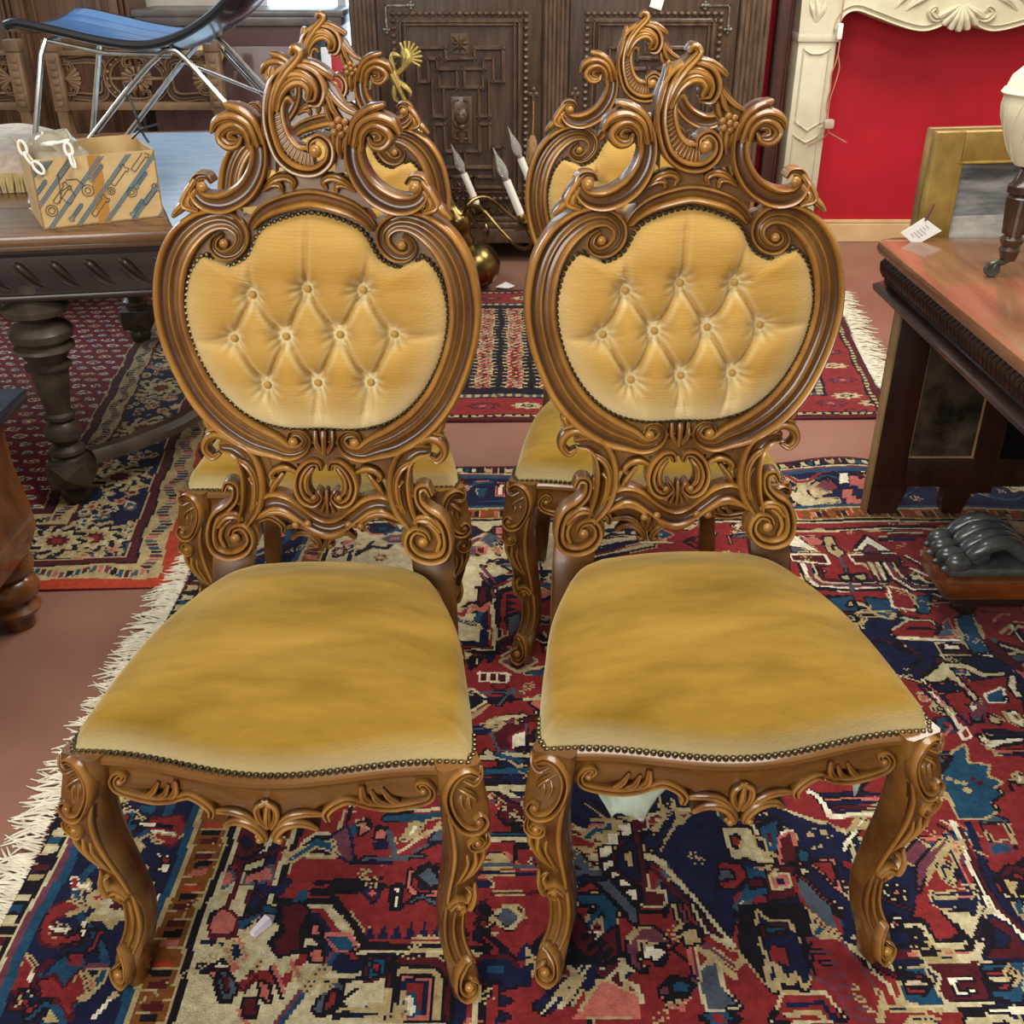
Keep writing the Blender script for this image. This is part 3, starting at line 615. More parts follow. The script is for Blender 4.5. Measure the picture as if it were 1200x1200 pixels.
 ('l', 'K', 7, [-92, 2290, -74, 2341, -33, 2328]),
 ('l', 'M', 9, [-99, 2315, -58, 2230]),
 ('l', 'M', 9, [-98, 2278, -54, 2171]),
 ('p', 'D', 'K', [-93, 2206, -77, 2218, -72, 2149, -87, 2137]),
 ('p', 'D', 'W', [-74, 1863, -57, 1863, -56, 1836, -73, 1836]),
 ('p', 'D', 'W', [-54, 1863, -37, 1863, -36, 1836, -53, 1836]),
 ('p', 'D', 'W', [-34, 1863, -17, 1863, -17, 1836, -34, 1836]),
 ('l', 'T', 10, [-72, 1792, 17, 1796]),
 ('l', 'N', 8, [-71, 1770, 16, 1775]),
 ('l', 'T', 10, [-38, 1749, 0, 1809]),
 ('p', 'D', 'T', [-47, 1660, -26, 1692, 17, 1692, 17, 1606, -31, 1614]),
 ('p', 'W', 'R', [-10, 1652, 17, 1668, 17, 1621, -5, 1614]),
 ('l', 'C', 12, [-58, 1692, -32, 1708, 18, 1716]),
 ('l', 'C', 12, [-56, 1606, -36, 1591, 17, 1591]),
 ('l', 'B', 10, [-36, 1599, 17, 1577]),
 ('l', 'C', 5, [-35, 1929, -6, 1969]),
 ('p', 'T', 'D', [-21, 2082, 9, 2104, 15, 2061, -15, 2009]),
]
# ================================================================== ORNATE CHAIRS
M_WOOD = mat('carved_walnut', 'ad7c38', '784c1e', rough=0.32, scale=14, stretch=(1, 1, .35), coat=0.35, attr='tone', bump=0.12, bscale=45)
M_WOOD2 = mat('plain_walnut', '78501f', '4c2c0e', rough=0.3, scale=10, stretch=(.25, 1, 1), coat=0.4, bump=0.05)
M_VELVET = mat('gold_velvet', 'bb954e', 'a67d36', rough=0.9, scale=9, sheen=0.6, sheen_tint='fff3cc', bump=0.25, bscale=260, stretch=(.25, 1, 2.4), ramp=(.3, .7), spec=0.1, attr='nap_sheen', detail=7)
M_SEATV = mat('seat_velvet', '6f5418', '9a7830', rough=0.9, scale=6, sheen=0.35, sheen_tint='fff3c4', bump=0.25, bscale=300, stretch=(.5, 1.6, 1), ramp=(.34, .68), spec=0.1, detail=9, attr='nap_sheen')
M_NAIL = mat('antique_nail', '6f6448', '3a3222', rough=0.3, scale=200, metal=0.85)
YB, LEAN = 0.4739, 0.1489
def sback(u, v, w): return (u / 1000, YB + LEAN * (v / 1000 - .59) - w / 1000, v / 1000)
def bow(x):
    t = min(1, abs(x) / 0.235)
    return -0.036 * (0.5 + 0.5 * math.cos(PI * t)) - 0.012
def sapron(u, v, w): return (u / 1000, bow(u / 1000) + 0.004 - w / 1000, v / 1000)

def tufted(mb):
    half = cr([(0, 1051)] + NAILC[1:-1] + [(0, 713)], 6)
    full = [tuple(p) for p in half] + [(-p[0], p[1]) for p in half[-2:0:-1]]
    cu, cv = 0.0, 880.0
    th = [math.atan2(p[1] - cv, p[0] - cu) for p in full]; rr = [math.hypot(p[0] - cu, p[1] - cv) for p in full]
    o = np.argsort(th); ths = np.array(th)[o]; rs = np.array(rr)[o]
    NT, NR = 340, 84
    T = np.linspace(-PI, PI, NT, endpoint=False); R = np.interp(T, ths, rs, period=2 * PI)
    bt = np.array(BUTT, float)
    segs = []
    for a, b in [(0, 3), (0, 4), (1, 4), (1, 5), (2, 5), (2, 6), (3, 7), (4, 7), (4, 8), (5, 8), (5, 9), (6, 9)]: segs.append((bt[a], bt[b], 1.0))
    for i, e in [(0, (-104, 990)), (1, (-6, 1050)), (2, (88, 988)), (3, (-205, 855)), (6, (205, 872)), (7, (-66, 722)), (8, (10, 716)), (8, (-12, 716)), (9, (64, 720)), (9, (84, 722))]: segs.append((bt[i], np.array(e, float), .75))
    rad = np.linspace(0, 1, NR) ** 0.85
    U = cu + rad[:, None] * R[None, :] * np.cos(T)[None, :]; V = cv + rad[:, None] * R[None, :] * np.sin(T)[None, :]
    h = 33 * np.sqrt(np.clip(1 - rad ** 5, 0, 1))[:, None] * np.ones_like(U)
    edge = np.clip((1 - rad) * 6, 0, 1)[:, None]
    nap_sheen = .55 * np.clip((rad - .72) / .28, 0, 1)[:, None] ** 1.6 * (.55 + .45 * np.clip((880 - V) / 150, -1, 1)) + .35 * np.clip((800 - V) / 110, 0, 1)  # sheen on rim and creases, plus faded lower part, painted into the colour
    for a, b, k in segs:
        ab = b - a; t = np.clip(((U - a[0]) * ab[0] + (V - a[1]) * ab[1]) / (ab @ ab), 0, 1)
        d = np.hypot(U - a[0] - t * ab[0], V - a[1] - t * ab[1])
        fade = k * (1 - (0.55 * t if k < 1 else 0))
        h -= edge * fade * (8.5 * np.exp(-(d / 3.6) ** 2) + 10.0 * np.exp(-(d / 17) ** 2)); nap_sheen += edge * fade * (.20 * np.exp(-((d - 7) / 4) ** 2))
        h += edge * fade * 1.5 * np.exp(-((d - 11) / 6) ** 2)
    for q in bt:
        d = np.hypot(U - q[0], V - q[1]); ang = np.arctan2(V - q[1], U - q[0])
        nap_sheen += (.20 + .20 * np.sin(ang * 9 + q[1])) * np.exp(-((d - 15) / 9) ** 2)
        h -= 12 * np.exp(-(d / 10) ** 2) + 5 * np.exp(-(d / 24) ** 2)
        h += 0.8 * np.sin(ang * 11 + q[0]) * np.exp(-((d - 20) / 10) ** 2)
    h = np.maximum(h, 5)
    vs = [sback(U[i, j], V[i, j], 2 + h[i, j]) for i in range(NR) for j in range(NT)]
    fs = [(i * NT + j, i * NT + (j + 1) % NT, (i + 1) * NT + (j + 1) % NT, (i + 1) * NT + j) for i in range(NR - 1) for j in range(NT)]
    ob = len(vs); vs += [sback(U[-1, j], V[-1, j], -8) for j in range(NT)]
    fs += [((NR - 1) * NT + j, (NR - 1) * NT + (j + 1) % NT, ob + (j + 1) % NT, ob + j) for j in range(NT)]
    nv = np.clip(nap_sheen + .035 * np.sin(V * 1.1 + U * .02), 0, .8); st = [float(x) for x in nv.ravel()] + [.1] * NT
    mb.add(vs, fs, st)
    return full

def seat_outline(n=40):
    """closed outline (x,y) at nail level"""
    pts = []
    hx = 0.272
    for i in range(n + 1):
        x = -hx + 2 * hx * i / n; pts.append((x, bow(x) + 0.012))
    right = cr([(hx, .012), (.277, .03), (.262, .14), (.238, .26), (.205, .36), (.175, .425), (.135, .455)], 6)[1:]
    pts += [tuple(p) for p in right]
    for i in range(1, 12): pts.append((.135 - .27 * i / 12, .455 + .012 * math.sin(PI * i / 12)))
    pts += [(-p[0], p[1]) for p in right[::-1]]
    return pts
ZS = 0.441
def build_chair():
    root = empty('carved_chair')
    # ---- heart frame
    fr = MB(); crest = MB(); spl = MB()
    parts = {'frame': fr, 'crest': crest, 'splat': spl}
    for part, prof, mr, base, pts in STROKES:
        mb = parts[part]; back = -20 if part == 'frame' else (-14 if prof in ('cs', 'cs2', 'frame', 'arch') else -6)
        if mr == 2:
            stroke(mb, sback, pts + mir(pts)[-2::-1], prof, base, back, n=6, flip=(prof == 'arch'))
        else:
            stroke(mb, sback, pts, prof, base, back, n=7 if prof == 'frame' else 5)
            if mr == 1: stroke(mb, sback, mir(pts), prof, base, back, n=7 if prof == 'frame' else 5, flip=True)
    for m_, u, v, r, b in BALLS:
        mb = crest if v > 1060 else (spl if v < 680 else fr)
        for sg in ((1, -1) if m_ else (1,)):
            c = sback(u * sg, v, b + r * .45); mb.ball(c, r / 1000, sc=(1, .85, 1), seg=12, rings=8, st=0.0)
    # solid back panel of the heart, crest base and lower apron of the back
    half = cr([(0, 1060), (-40, 1052), (-78, 1035), (-120, 1045), (-170, 1022), (-212, 965), (-222, 890), (-205, 805), (-160, 735), (-100, 692), (0, 686)], 4)
    poly = [tuple(p) for p in half] + [(-p[0], p[1]) for p in half[-2:0:-1]]
    fr.prism(poly, lambda u, v: sback(u, v, -2), lambda u, v: sback(u, v, -22))
    f0 = lambda u, v: sback(u, v, 6); f1 = lambda u, v: sback(u, v, -14)
    crest.prism([(-120, 1056), (-95, 1082), (-62, 1094), (-40, 1106), (-10, 1108), (30, 1108), (50, 1106), (62, 1094), (95, 1082), (120, 1056), (60, 1062), (0, 1076), (-60, 1062)], f0, f1)
    crest.prism([(34, 1240), (46, 1228), (60, 1205), (74, 1190), (72, 1168), (62, 1140), (56, 1110), (40, 1108), (44, 1150), (38, 1190), (30, 1210)], f0, f1)
    crest.prism([(-50, 1140), (-46, 1180), (-62, 1190), (-72, 1165), (-66, 1130), (-50, 1108)], f0, f1)
    spl.prism([(-160, 690), (-110, 668), (-60, 650), (0, 648), (60, 650), (110, 668), (160, 690), (120, 702), (60, 672), (0, 680), (-60, 672), (-120, 702)], lambda u, v: sback(u, v, 2), f1)
    spl.prism([(-122, 668), (-96, 660), (-92, 640), (-112, 610), (-122, 640)], lambda u, v: sback(u, v, 2), f1)
    spl.prism([(122, 668), (96, 660), (92, 640), (112, 610), (122, 640)], lambda u, v: sback(u, v, 2), f1)
    spl.prism([(-52, 590), (0, 596), (52, 590), (30, 560), (0, 548), (-30, 560)], lambda u, v: sback(u, v, 3), f1)
    for sg in (-1, 1):
        spl.prism([(sg * u, v) for u, v in [(118, 672), (50, 655), (48, 632), (82, 636), (100, 622), (118, 632)]], lambda u, v: sback(u, v, 0), f1)
        crest.prism([(sg * 104 + 26 * math.cos(a), 1168 + 24 * math.sin(a)) for a in np.linspace(0, 2 * PI, 16, endpoint=False)], lambda u, v: sback(u, v, 10), f1)
    for sg in (-1, 1):   # web of the big volutes
        c = [(sg * 166 + 44 * math.cos(a), 520 + 40 * math.sin(a)) for a in np.linspace(0, 2 * PI, 20, endpoint=False)]
        spl.prism(c, lambda u, v: sback(u, v, 2), f1)
    # shell ribs of the crest
    inner = cr([(-22, 1214), (-29, 1200), (-30, 1184), (-26, 1168), (-16, 1152), (-4, 1140), (8, 1136)], 3)
    outer = cr([(-34, 1216), (-44, 1196), (-45, 1176), (-40, 1156), (-28, 1136), (-10, 1124), (10, 1120)], 3)
    crest.prism([tuple(p) for p in inner] + [tuple(p) for p in outer[::-1]], lambda u, v: sback(u, v, 14), f1)
    for p, q in zip(inner, outer):
        stroke(crest, sback, [(p[0], p[1], 1.1), ((p[0] + q[0]) / 2, (p[1] + q[1]) / 2, 1.8), (q[0], q[1], 2.0)], 'bead', 14, 8, n=2, hmul=1.3)
    # fan shell under the lyre
    for k in range(7):
        a = -PI / 2 + (k - 3) * 0.36
        stroke(spl, sback, [(0 + 6 * math.cos(a), 596 + 6 * math.sin(a), 1.5), (20 * math.cos(a), 596 + 20 * math.sin(a), 3), (30 * math.cos(a), 596 + 30 * math.sin(a), 4)], 'leaf', 6, -6, n=3)
    stroke(spl, sback, [(0, 606, 3), (0, 590, 4), (0, 570, 2)], 'bead', 10, -6, n=3)
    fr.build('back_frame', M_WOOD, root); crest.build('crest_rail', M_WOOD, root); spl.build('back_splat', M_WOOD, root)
    # ---- tufted cushion, buttons, nails
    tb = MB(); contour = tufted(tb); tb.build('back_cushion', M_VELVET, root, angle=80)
    cush = root.children[-1]
    for q in BUTT:
        b = MB(); b.ball((0, 0, 0), .0062, sc=(1, .6, 1), seg=12, rings=6, st=.05)
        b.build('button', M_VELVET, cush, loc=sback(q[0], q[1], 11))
    def nails(path, fn, step, r, closed):
        nb = MB(); P = [Vector(fn(*p)) for p in path]
        if closed: P.append(P[0])
        acc = 0.0
        for a, b in zip(P[:-1], P[1:]):
            L = (b - a).length
            while acc < L:
                nb.ball(tuple(a.lerp(b, acc / L)), r, seg=7, rings=4); acc += step
            acc -= L
        return nb
    nb = nails(contour, lambda u, v: sback(u, v, 7), 0.0098, 0.0047, True)
    tag(nb.build('back_nail_trim', M_NAIL, root), kind='stuff')
    # ---- seat
    out = seat_outline(); cx, cy = 0.0, 0.21; n = len(out); sb = MB(); NR = 26; vs = []; 
    for i in range(NR):
        r = 1 - i / (NR - 1); r = r ** 0.8
        hgt = 0.078 * (max(0, 1 - r ** 4.2)) ** 0.62 * (1 - .07 * (1 - r * r) ** 2)
        bul = 0.015 * math.sin(PI * min(1, (1 - r) * 6)) if r > .8 else 0
        for x, y in out:
            dx, dy = x - cx, y - cy; L = math.hypot(dx, dy) or 1
            k = r * r; ex, ey = dx / L * .215, dy / L * .215; qx, qy = dx * k + ex * (1 - k), dy * k + ey * (1 - k)
            vs.append((cx + qx * r + dx / L * bul, cy + qy * r + dy / L * bul, ZS - .004 + hgt))
    fs = [(i * n + j, i * n + (j + 1) % n, (i + 1) * n + (j + 1) % n, (i + 1) * n + j) for i in range(NR - 1) for j in range(n)]
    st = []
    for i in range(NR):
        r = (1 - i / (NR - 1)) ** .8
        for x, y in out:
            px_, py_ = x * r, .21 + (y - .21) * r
            st.append(.42 * max(0, (r - .90) / .10) ** 1.7 * (1.0 if y < .1 else .6))  # sheen of the seat rim painted as a paler colour
    sb.add(vs, fs, st); sb.build('seat_cushion', M_SEATV, root, angle=180)
    path = out[1:40 + 32 + 1]; path = [p for p in out if p[1] < .42]
    lft = [p for p in out if p[1] < .42]
    k0 = next(i for i in range(len(out)) if out[i][1] >= .42)
    order = out[-(len(out) - k0):]; seq = [p for p in out[::-1] if p[1] < .42]
    # left side, front, right side in order
    left_side = [p for p in out[40 + 37 + 11:] if p[1] < .06]
    seq = left_side + out[:41] + [p for p in out[41:41 + 36] if p[1] < .06]
    cxn = lambda x, y: (x * 1.004, y - (0.004 if y < .02 else 0), ZS)
    nb = nails(seq, cxn, 0.0098, 0.0046, False)
    tag(nb.build('seat_nail_trim', M_NAIL, root), kind='stuff')
    # ---- rails
    def rail(path, z0, z1, thick, name, mold=True):
        rb = MB(); rings = []
        P = [Vector((x, y, 0)) for x, y in path]
        for i, p in enumerate(P):
            t = (P[min(i + 1, len(P) - 1)] - P[max(i - 1, 0)]).normalized(); nrm = Vector((t.y, -t.x, 0))
            prof = [(0.004, z1 - .002), (.010, z1 - .006), (.011, z1 - .012), (.006, z1 - .017), (.001, z1 - .021), (-.002, z1 - .03), (-.001, (z0[i] + z1) / 2 - .01), (.002, z0[i] + .006), (.0, z0[i]), (-thick, z0[i]), (-thick, z1)]
            rings.append([tuple(p + nrm * o + Vector((0, 0, z))) for o, z in prof])
        rb.loft(rings); return rb.build(name, M_WOOD2 if name != 'front_rail' else M_WOOD2, root)
    fp = [(-.245 + .49 * i / 28, bow(-.245 + .49 * i / 28) + .008) for i in range(29)]
    z0 = [0.380 - 0.012 * math.cos(2 * PI * x[0] / .245) * (abs(x[0]) < .2) - .012 * (abs(x[0]) < .06) for x in fp]
    fro = rail(fp, z0, ZS, .022, 'front_rail')
    cb = MB()
    for k, p in enumerate(APRON):
        pr = 'cs2' if k in (0, 4) else 'leaf'
        for sg in ((1,) if k == 8 else (1, -1)):
            q = [(a * sg, b - 9, c * .92) for a, b, c in p]
            stroke(cb, sapron, q, pr, -1, -16, n=4, flip=(sg < 0), hmul=.8)
    for sg in (1, -1): cb.ball(sapron(-211 * sg, 396, 4), .005, st=0); cb.ball(sapron(-14 * sg, 332, 5), .0055, st=0)
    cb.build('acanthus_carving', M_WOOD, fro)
    for sg in (1, -1):
        sp = [(sg * x, y) for x, y in [(.262, .03), (.247, .14), (.222, .27), (.192, .38), (.178, .43)]]
        sp = [tuple(p) for p in cr(sp, 4)]
        if sg < 0: sp = sp[::-1]
        rail(sp, [.375] * len(sp), ZS, .022, 'side_rail')
    rail([(.17, .455), (0, .46), (-.17, .455)], [.375] * 3, ZS, .02, 'back_rail')
    # ---- front legs
    LP = cr([(.252, .012, .442, .030), (.257, .009, .40, .031), (.265, .000, .352, .0305), (.263, .003, .29, .028), (.248, .013, .20, .0225), (.238, .016, .135, .0195), (.240, .007, .085, .0190), (.254, -.010, .04, .0215), (.258, -.015, .0, .0195)], 5)
    zz = LP[:, 2]
    def legc(z): return [float(np.interp(z, zz[::-1], LP[::-1, k])) for k in (0, 1, 3)]
    for sg in (1, -1):
        lb = MB(); rings = []
        dg = Vector((sg * .36, -.93, 0)).normalized(); lt = Vector((-dg.y, dg.x, 0))
        for x, y, z, hw in LP:
            c = Vector((sg * x, y, z)); ring = []
            for a, b in [(-.8, 1), (.8, 1), (1, .8), (1, -.6), (.7, -1), (-.7, -1), (-1, -.6), (-1, .8)]:
                ring.append(tuple(c + lt * hw * a + dg * hw * b))
            rings.append(ring)
        lb.loft(rings); leg = lb.build('front_leg', M_WOOD2, root, angle=50)
        def sleg(a, z, w):
            x, y, hw = legc(z / 1000); p = Vector((sg * x, y, z / 1000)) + lt * (a / 1000 * hw / .029) + dg * (hw + w / 1000); return tuple(p)
        kb = MB(); o = sg   # a>0 is toward lt; outer side sign
        q = 1 if sg > 0 else -1
        def S(pts, pr='leaf', base=-3, hm=1.0): stroke(kb, sleg, [(a * q, z, w * 1.15) for a, z, w in pts], pr, base, -10, n=4, flip=(q < 0), hmul=hm * 1.35)
        # lt for sg=1 points outward(+x,+y); outer = +a
        S([(20, 428, 4), (8, 436, 5), (-10, 430, 6), (-22, 408, 6), (-22, 378, 6), (-10, 352, 6), (8, 344, 6), (19, 354, 5), (14, 366, 4), (6, 362, 3)], 'cs2')
        kb.ball(sleg(11 * q, 357, 3), .006, st=0)
        S([(2, 422, 4), (14, 416, 5), (24, 424, 4), (28, 436, 3)]); S([(-8, 412, 3), (4, 404, 5), (12, 392, 4), (10, 380, 2)])
        S([(-4, 372, 2), (-8, 390, 3), (-2, 402, 2)]); S([(4, 370, 2), (2, 386, 3), (6, 398, 2)])
        S([(16, 318, 3), (8, 328, 4), (-2, 320, 4), (2, 308, 4), (14, 304, 4), (22, 314, 4), (22, 328, 3)], 'cs2')
        kb.ball(sleg(9 * q, 316, 3), .0055, st=0)
        S([(20, 304, 4), (22, 280, 5), (14, 250, 5), (2, 222, 3)]); S([(9, 292, 3), (12, 270, 5), (6, 244, 5), (-4, 218, 3)]); S([(-3, 288, 3), (0, 266, 4), (-6, 238, 4), (-12, 210, 2)])
        S([(-26, 372, 3), (-24, 330, 4), (-22, 280, 4), (-22, 230, 4), (-22, 190, 4), (-18, 150, 3)], 'bead')
        S([(10, 206, 3), (20, 196, 6), (14, 182, 8), (0, 182, 6)]); S([(26, 210, 3), (28, 190, 7), (24, 170, 8), (12, 160, 5)], 'leaf', -2, 1.3)
        S([(-20, 172, 4), (-6, 186, 6), (12, 180, 7), (18, 164, 6), (6, 154, 5), (-4, 162, 3)], 'cs2', -1, 1.2)
        kb.ball(sleg(5 * q, 167, 6), .0065, st=0)
        S([(-20, 168, 4), (-22, 130, 5), (-20, 90, 5), (-10, 50, 4)], 'bead'); S([(4, 150, 3), (-2, 120, 5), (2, 80, 5), (8, 56, 3)], 'bead'); S([(22, 150, 3), (20, 110, 4), (24, 76, 4), (28, 56, 3)], 'bead')
        S([(24, 66, 3), (6, 62, 6), (-14, 50, 7), (-20, 28, 7), (-6, 12, 7), (14, 14, 6), (20, 30, 5), (8, 40, 4)], 'cs2', -1, 1.2)
        kb.ball(sleg(4 * q, 28, 8), .0085, st=0)
        kb.build('leg_carving', M_WOOD, leg)
    # ---- back legs and posts
    for sg in (1, -1):
        pb = MB(); rings = []
        for x, y, z, hx, hy in [(.170, .498, .55, .028, .014), (.171, .490, .51, .034, .016), (.175, .470, .465, .035, .018), (.186, .448, .40, .029, .019), (.196, .432, .28, .022, .019), (.208, .425, .14, .019, .018), (.216, .425, .04, .02, .019), (.217, .427, .0, .017, .017)]:
            rings.append([(sg * x + hx * a, y + hy * b, z) for a, b in [(-1, -.8), (-.8, -1), (.8, -1), (1, -.8), (1, .8), (.8, 1), (-.8, 1), (-1, .8)]])
        pb.loft(rings); pb.build('back_leg', M_WOOD2, root, angle=60)
    return root

chair_a = build_chair()
CH = [('FL', (-.3312, 1.099, -.0418), 'carved gold velvet chair in front, left of the pair nearest the viewer'),
      ('FR', (.3166, 1.1333, .071), 'carved gold velvet chair in front on the right, torn pale lining hanging under its seat'),
      ('RL', (-.3859, 1.8952, .0255), 'carved gold velvet chair standing directly behind the front left chair'),
      ('RR', (.2813, 1.926, -.0169), 'carved gold velvet chair standing directly behind the front right chair')]
RUGZ = 0.010
chairs = []
for i, (k, (x, y, a), lab) in enumerate(CH):
    c = chair_a if i == 0 else copy_tree(chair_a)
    c.location = (x, y, RUGZ); c.rotation_euler = (0, 0, a)
    tag(c, lab, 'chair', 'set of four carved rococo chairs'); chairs.append(c)
# ================================================================== ROOM
M_FLOOR = mat('brown_floor', '916a57', '80594a', rough=0.42, scale=1.6, detail=8, bump=0.04, bscale=40)
def struct(name, mb, m, **k): return tag(mb.build(name, m, smooth=False, **k), kind='structure')
struct('floor', MB().box((-4.2, -3.2, -.06), (4.2, 5.9, 0)), M_FLOOR)
M_RED = mat('red_wall_paint', 'b40b24', 'a2091e', rough=0.6, scale=3, bump=0.03, bscale=90)
M_WALLW = mat('pale_wall_paint', 'd8d2c4', 'cfc8b8', rough=0.8)
struct('wall_back', MB().box((1.02, 5.68, 0), (4.2, 5.9, 3.2)), M_RED)
struct('wall_backleft', MB().box((-4.2, 5.68, 0), (-1.25, 5.9, 3.2)).box((-1.25, 5.68, 0), (1.02, 5.9, .55)).box((-.4, 5.68, .55), (1.02, 5.9, 3.2)).box((-1.25, 5.68, 2.4), (-.4, 5.9, 3.2)), M_WALLW)
struct('baseboard_back', MB().box((1.02, 5.655, 0), (4.2, 5.68, .098), .004).box((1.02, 5.66, .1), (4.2, 5.68, .116), .003), mat('cream_skirting', 'd8b88c', 'cda878', rough=0.5))
struct('wall_left', MB().box((-4.3, -3.2, 0), (-4.2, 5.9, 3.2)), M_WALLW)
struct('wall_right', MB().box((4.2, -3.2, 0), (4.3, 5.9, 3.2)), M_WALLW)
# window in the back wall, seen between wardrobe and cabinet
wf = MB(); wf.box((-1.25, 5.66, .55), (-1.19, 5.74, 2.4)).box((-.46, 5.66, .55), (-.4, 5.74, 2.4)).box((-1.25, 5.66, .55), (-.4, 5.74, .61)).box((-1.25, 5.66, 2.34), (-.4, 5.74, 2.4)).box((-.85, 5.67, .61), (-.81, 5.73, 2.34))
w1 = struct('window_1', wf, mat('window_paint', 'dfe6ea', rough=0.5))
for xa, xb in ((-1.19, -.85), (-.81, -.46)):
    pb = MB().box((xa, 5.715, .61), (xb, 5.722, 2.34)); o = pb.build('pane', mat('sky_lit_pane', 'cfe6ff', emit='d6ecff', estr=2.2, rough=0.1), w1, smooth=False)

# ================================================================== RUGS
PAL = {k: np.array(lin(v)[:3]) for k, v in dict(R='83282a', D='4e1820', N='181c3a', B='1f4763', C='c4b892', P='b9685c', G='7c4a20', T='4b5560', K='17131c', Y='b39f72', W='e6dec4', M='6b3a48', O='a83c22').items()}
class Rug:
    def __init__(s, x0, x1, y0, y1, cell, base='R'):
        s.x0, s.y0, s.c = x0, y0, cell; s.nx = int(round((x1 - x0) / cell)); s.ny = int(round((y1 - y0) / cell))
        xs = x0 + (np.arange(s.nx) + .5) * cell; ys = y0 + (np.arange(s.ny) + .5) * cell
        s.X, s.Y = np.meshgrid(xs, ys); s.img = np.tile(PAL[base], (s.ny, s.nx, 1)); s.jit()
    def jit(s, a=.004):
        f = 7.0
        s.U = s.X + a * np.sin(s.Y * f * 3.1 + 2 * np.sin(s.X * f)); s.V = s.Y + a * np.sin(s.X * f * 2.7 + 2 * np.sin(s.Y * f))
    def mask(s, m, c): s.img[m] = PAL[c]
    def box_(s, pts, pad):
        a = np.array(pts); i0 = int((a[:, 0].min() - pad - s.x0) / s.c); i1 = int((a[:, 0].max() + pad - s.x0) / s.c) + 2
        j0 = int((a[:, 1].min() - pad - s.y0) / s.c); j1 = int((a[:, 1].max() + pad - s.y0) / s.c) + 2
        return slice(max(0, j0), max(0, min(s.ny, j1))), slice(max(0, i0), max(0, min(s.nx, i1)))
    def poly(s, pts, c, o=None, ow=.007):
        sl = s.box_(pts, .03); U = s.U[sl]; V = s.V[sl]
        if U.size == 0: return
        if o: s.line(list(pts) + [pts[0]], o, ow * 2)
        m = np.zeros(U.shape, bool); n = len(pts); j = n - 1
        for i in range(n):
            xi, yi = pts[i]; xj, yj = pts[j]
            if yi != yj: m ^= ((yi > V) != (yj > V)) & (U < (xj - xi) * (V - yi) / (yj - yi) + xi)
            j = i
        s.img[sl][m] = PAL[c]
    def line(s, pts, c, w):
        for a, b in zip(pts[:-1], pts[1:]):
            sl = s.box_([a, b], w + .02); U = s.U[sl]; V = s.V[sl]
            if U.size == 0: continue
            dx, dy = b[0] - a[0], b[1] - a[1]; L = dx * dx + dy * dy or 1e-9
            t = np.clip(((U - a[0]) * dx + (V - a[1]) * dy) / L, 0, 1)
            s.img[sl][np.hypot(U - a[0] - t * dx, V - a[1] - t * dy) < w / 2] = PAL[c]
    def flower(s, cx, cy, r, cols, n=8, ph=0.0, e=1.0):
        sl = s.box_([(cx - r, cy - r * e), (cx + r, cy + r * e)], .01); dx = s.U[sl] - cx; dy = (s.V[sl] - cy) / e
        d = np.hypot(dx, dy); a = np.arctan2(dy, dx)
        for k, c in enumerate(cols):
            f = 1 - k / len(cols); lob = 1 + .16 * np.cos(n * a + ph + k)
            s.img[sl][d < r * f * lob] = PAL[c]
    def build(s, name, z0, parent, rz=0.0, pivot=(0, 0), rump=None, bump=True):
        img = s.img * (1 + .16 * (rng.rand(s.ny, s.nx, 1) - .5)); img *= (1 + .06 * np.sin(s.Y * 61)[:, :, None])
        vx = s.x0 + np.arange(s.nx + 1) * s.c; vy = s.y0 + np.arange(s.ny + 1) * s.c
        VX, VY = np.meshgrid(vx, vy); VZ = z0 + .0012 * (rng.rand(*VX.shape) - .5) + .002 * np.sin(VX * 9) * np.sin(VY * 7)
        if rump is not None: VX, VY, VZ = rump(VX, VY, VZ)
        N1 = s.nx + 1; nv = VX.size; nf = s.nx * s.ny
        co = np.stack([VX, VY, VZ], -1).reshape(-1, 3)
        # skirt under the edge
        edge = [j for j in range(N1)] + [i * N1 + s.nx for i in range(1, s.ny + 1)] + [s.ny * N1 + j for j in range(s.nx - 1, -1, -1)] + [i * N1 for i in range(s.ny - 1, 0, -1)]
        low = co[edge].copy(); low[:, 2] = np.minimum(low[:, 2] - .002, .001); co = np.vstack([co, low])
        ii, jj = np.meshgrid(np.arange(s.ny), np.arange(s.nx), indexing='ij')
        a = (ii * N1 + jj).ravel(); q = np.stack([a, a + 1, a + N1 + 1, a + N1], 1)
        ne = len(edge); e = np.array(edge); k = np.arange(ne); q2 = np.stack([e, nv + k, nv + (k + 1) % ne, e[(k + 1) % ne]], 1)
        F = np.vstack([q, q2]).astype(np.int32); n = len(F)
        me = bpy.data.meshes.new(name); me.vertices.add(len(co)); me.vertices.foreach_set('co', co.ravel())
        me.loops.add(n * 4); me.loops.foreach_set('vertex_index', F.ravel()); me.polygons.add(n)
        me.polygons.foreach_set('loop_start', np.arange(n, dtype=np.int32) * 4)
        me.update(calc_edges=True)
        cols = np.vstack([np.clip(img, 0, 1).reshape(-1, 3), np.tile(PAL['D'], (ne, 1))]); cols = np.hstack([cols, np.ones((n, 1))])
        at = me.attributes.new('Col', 'FLOAT_COLOR', 'CORNER'); at.data.foreach_set('color', np.repeat(cols, 4, 0).astype(np.float32).ravel())
        me.shade_smooth(); me.materials.append(M_PILE)
        o = bpy.data.objects.new(name, me); col.objects.link(o); o.parent = parent; return o
M_PILE = mat('wool_pile', 'ffffff', 'd8d4d0', rough=0.95, scale=60, attr='Col', bump=0.5, bscale=420, sheen=0.15, spec=0.15)
M_FRINGE = mat('cotton_fringe', 'd9d2bd', 'bdb49c', rough=0.9, scale=40)
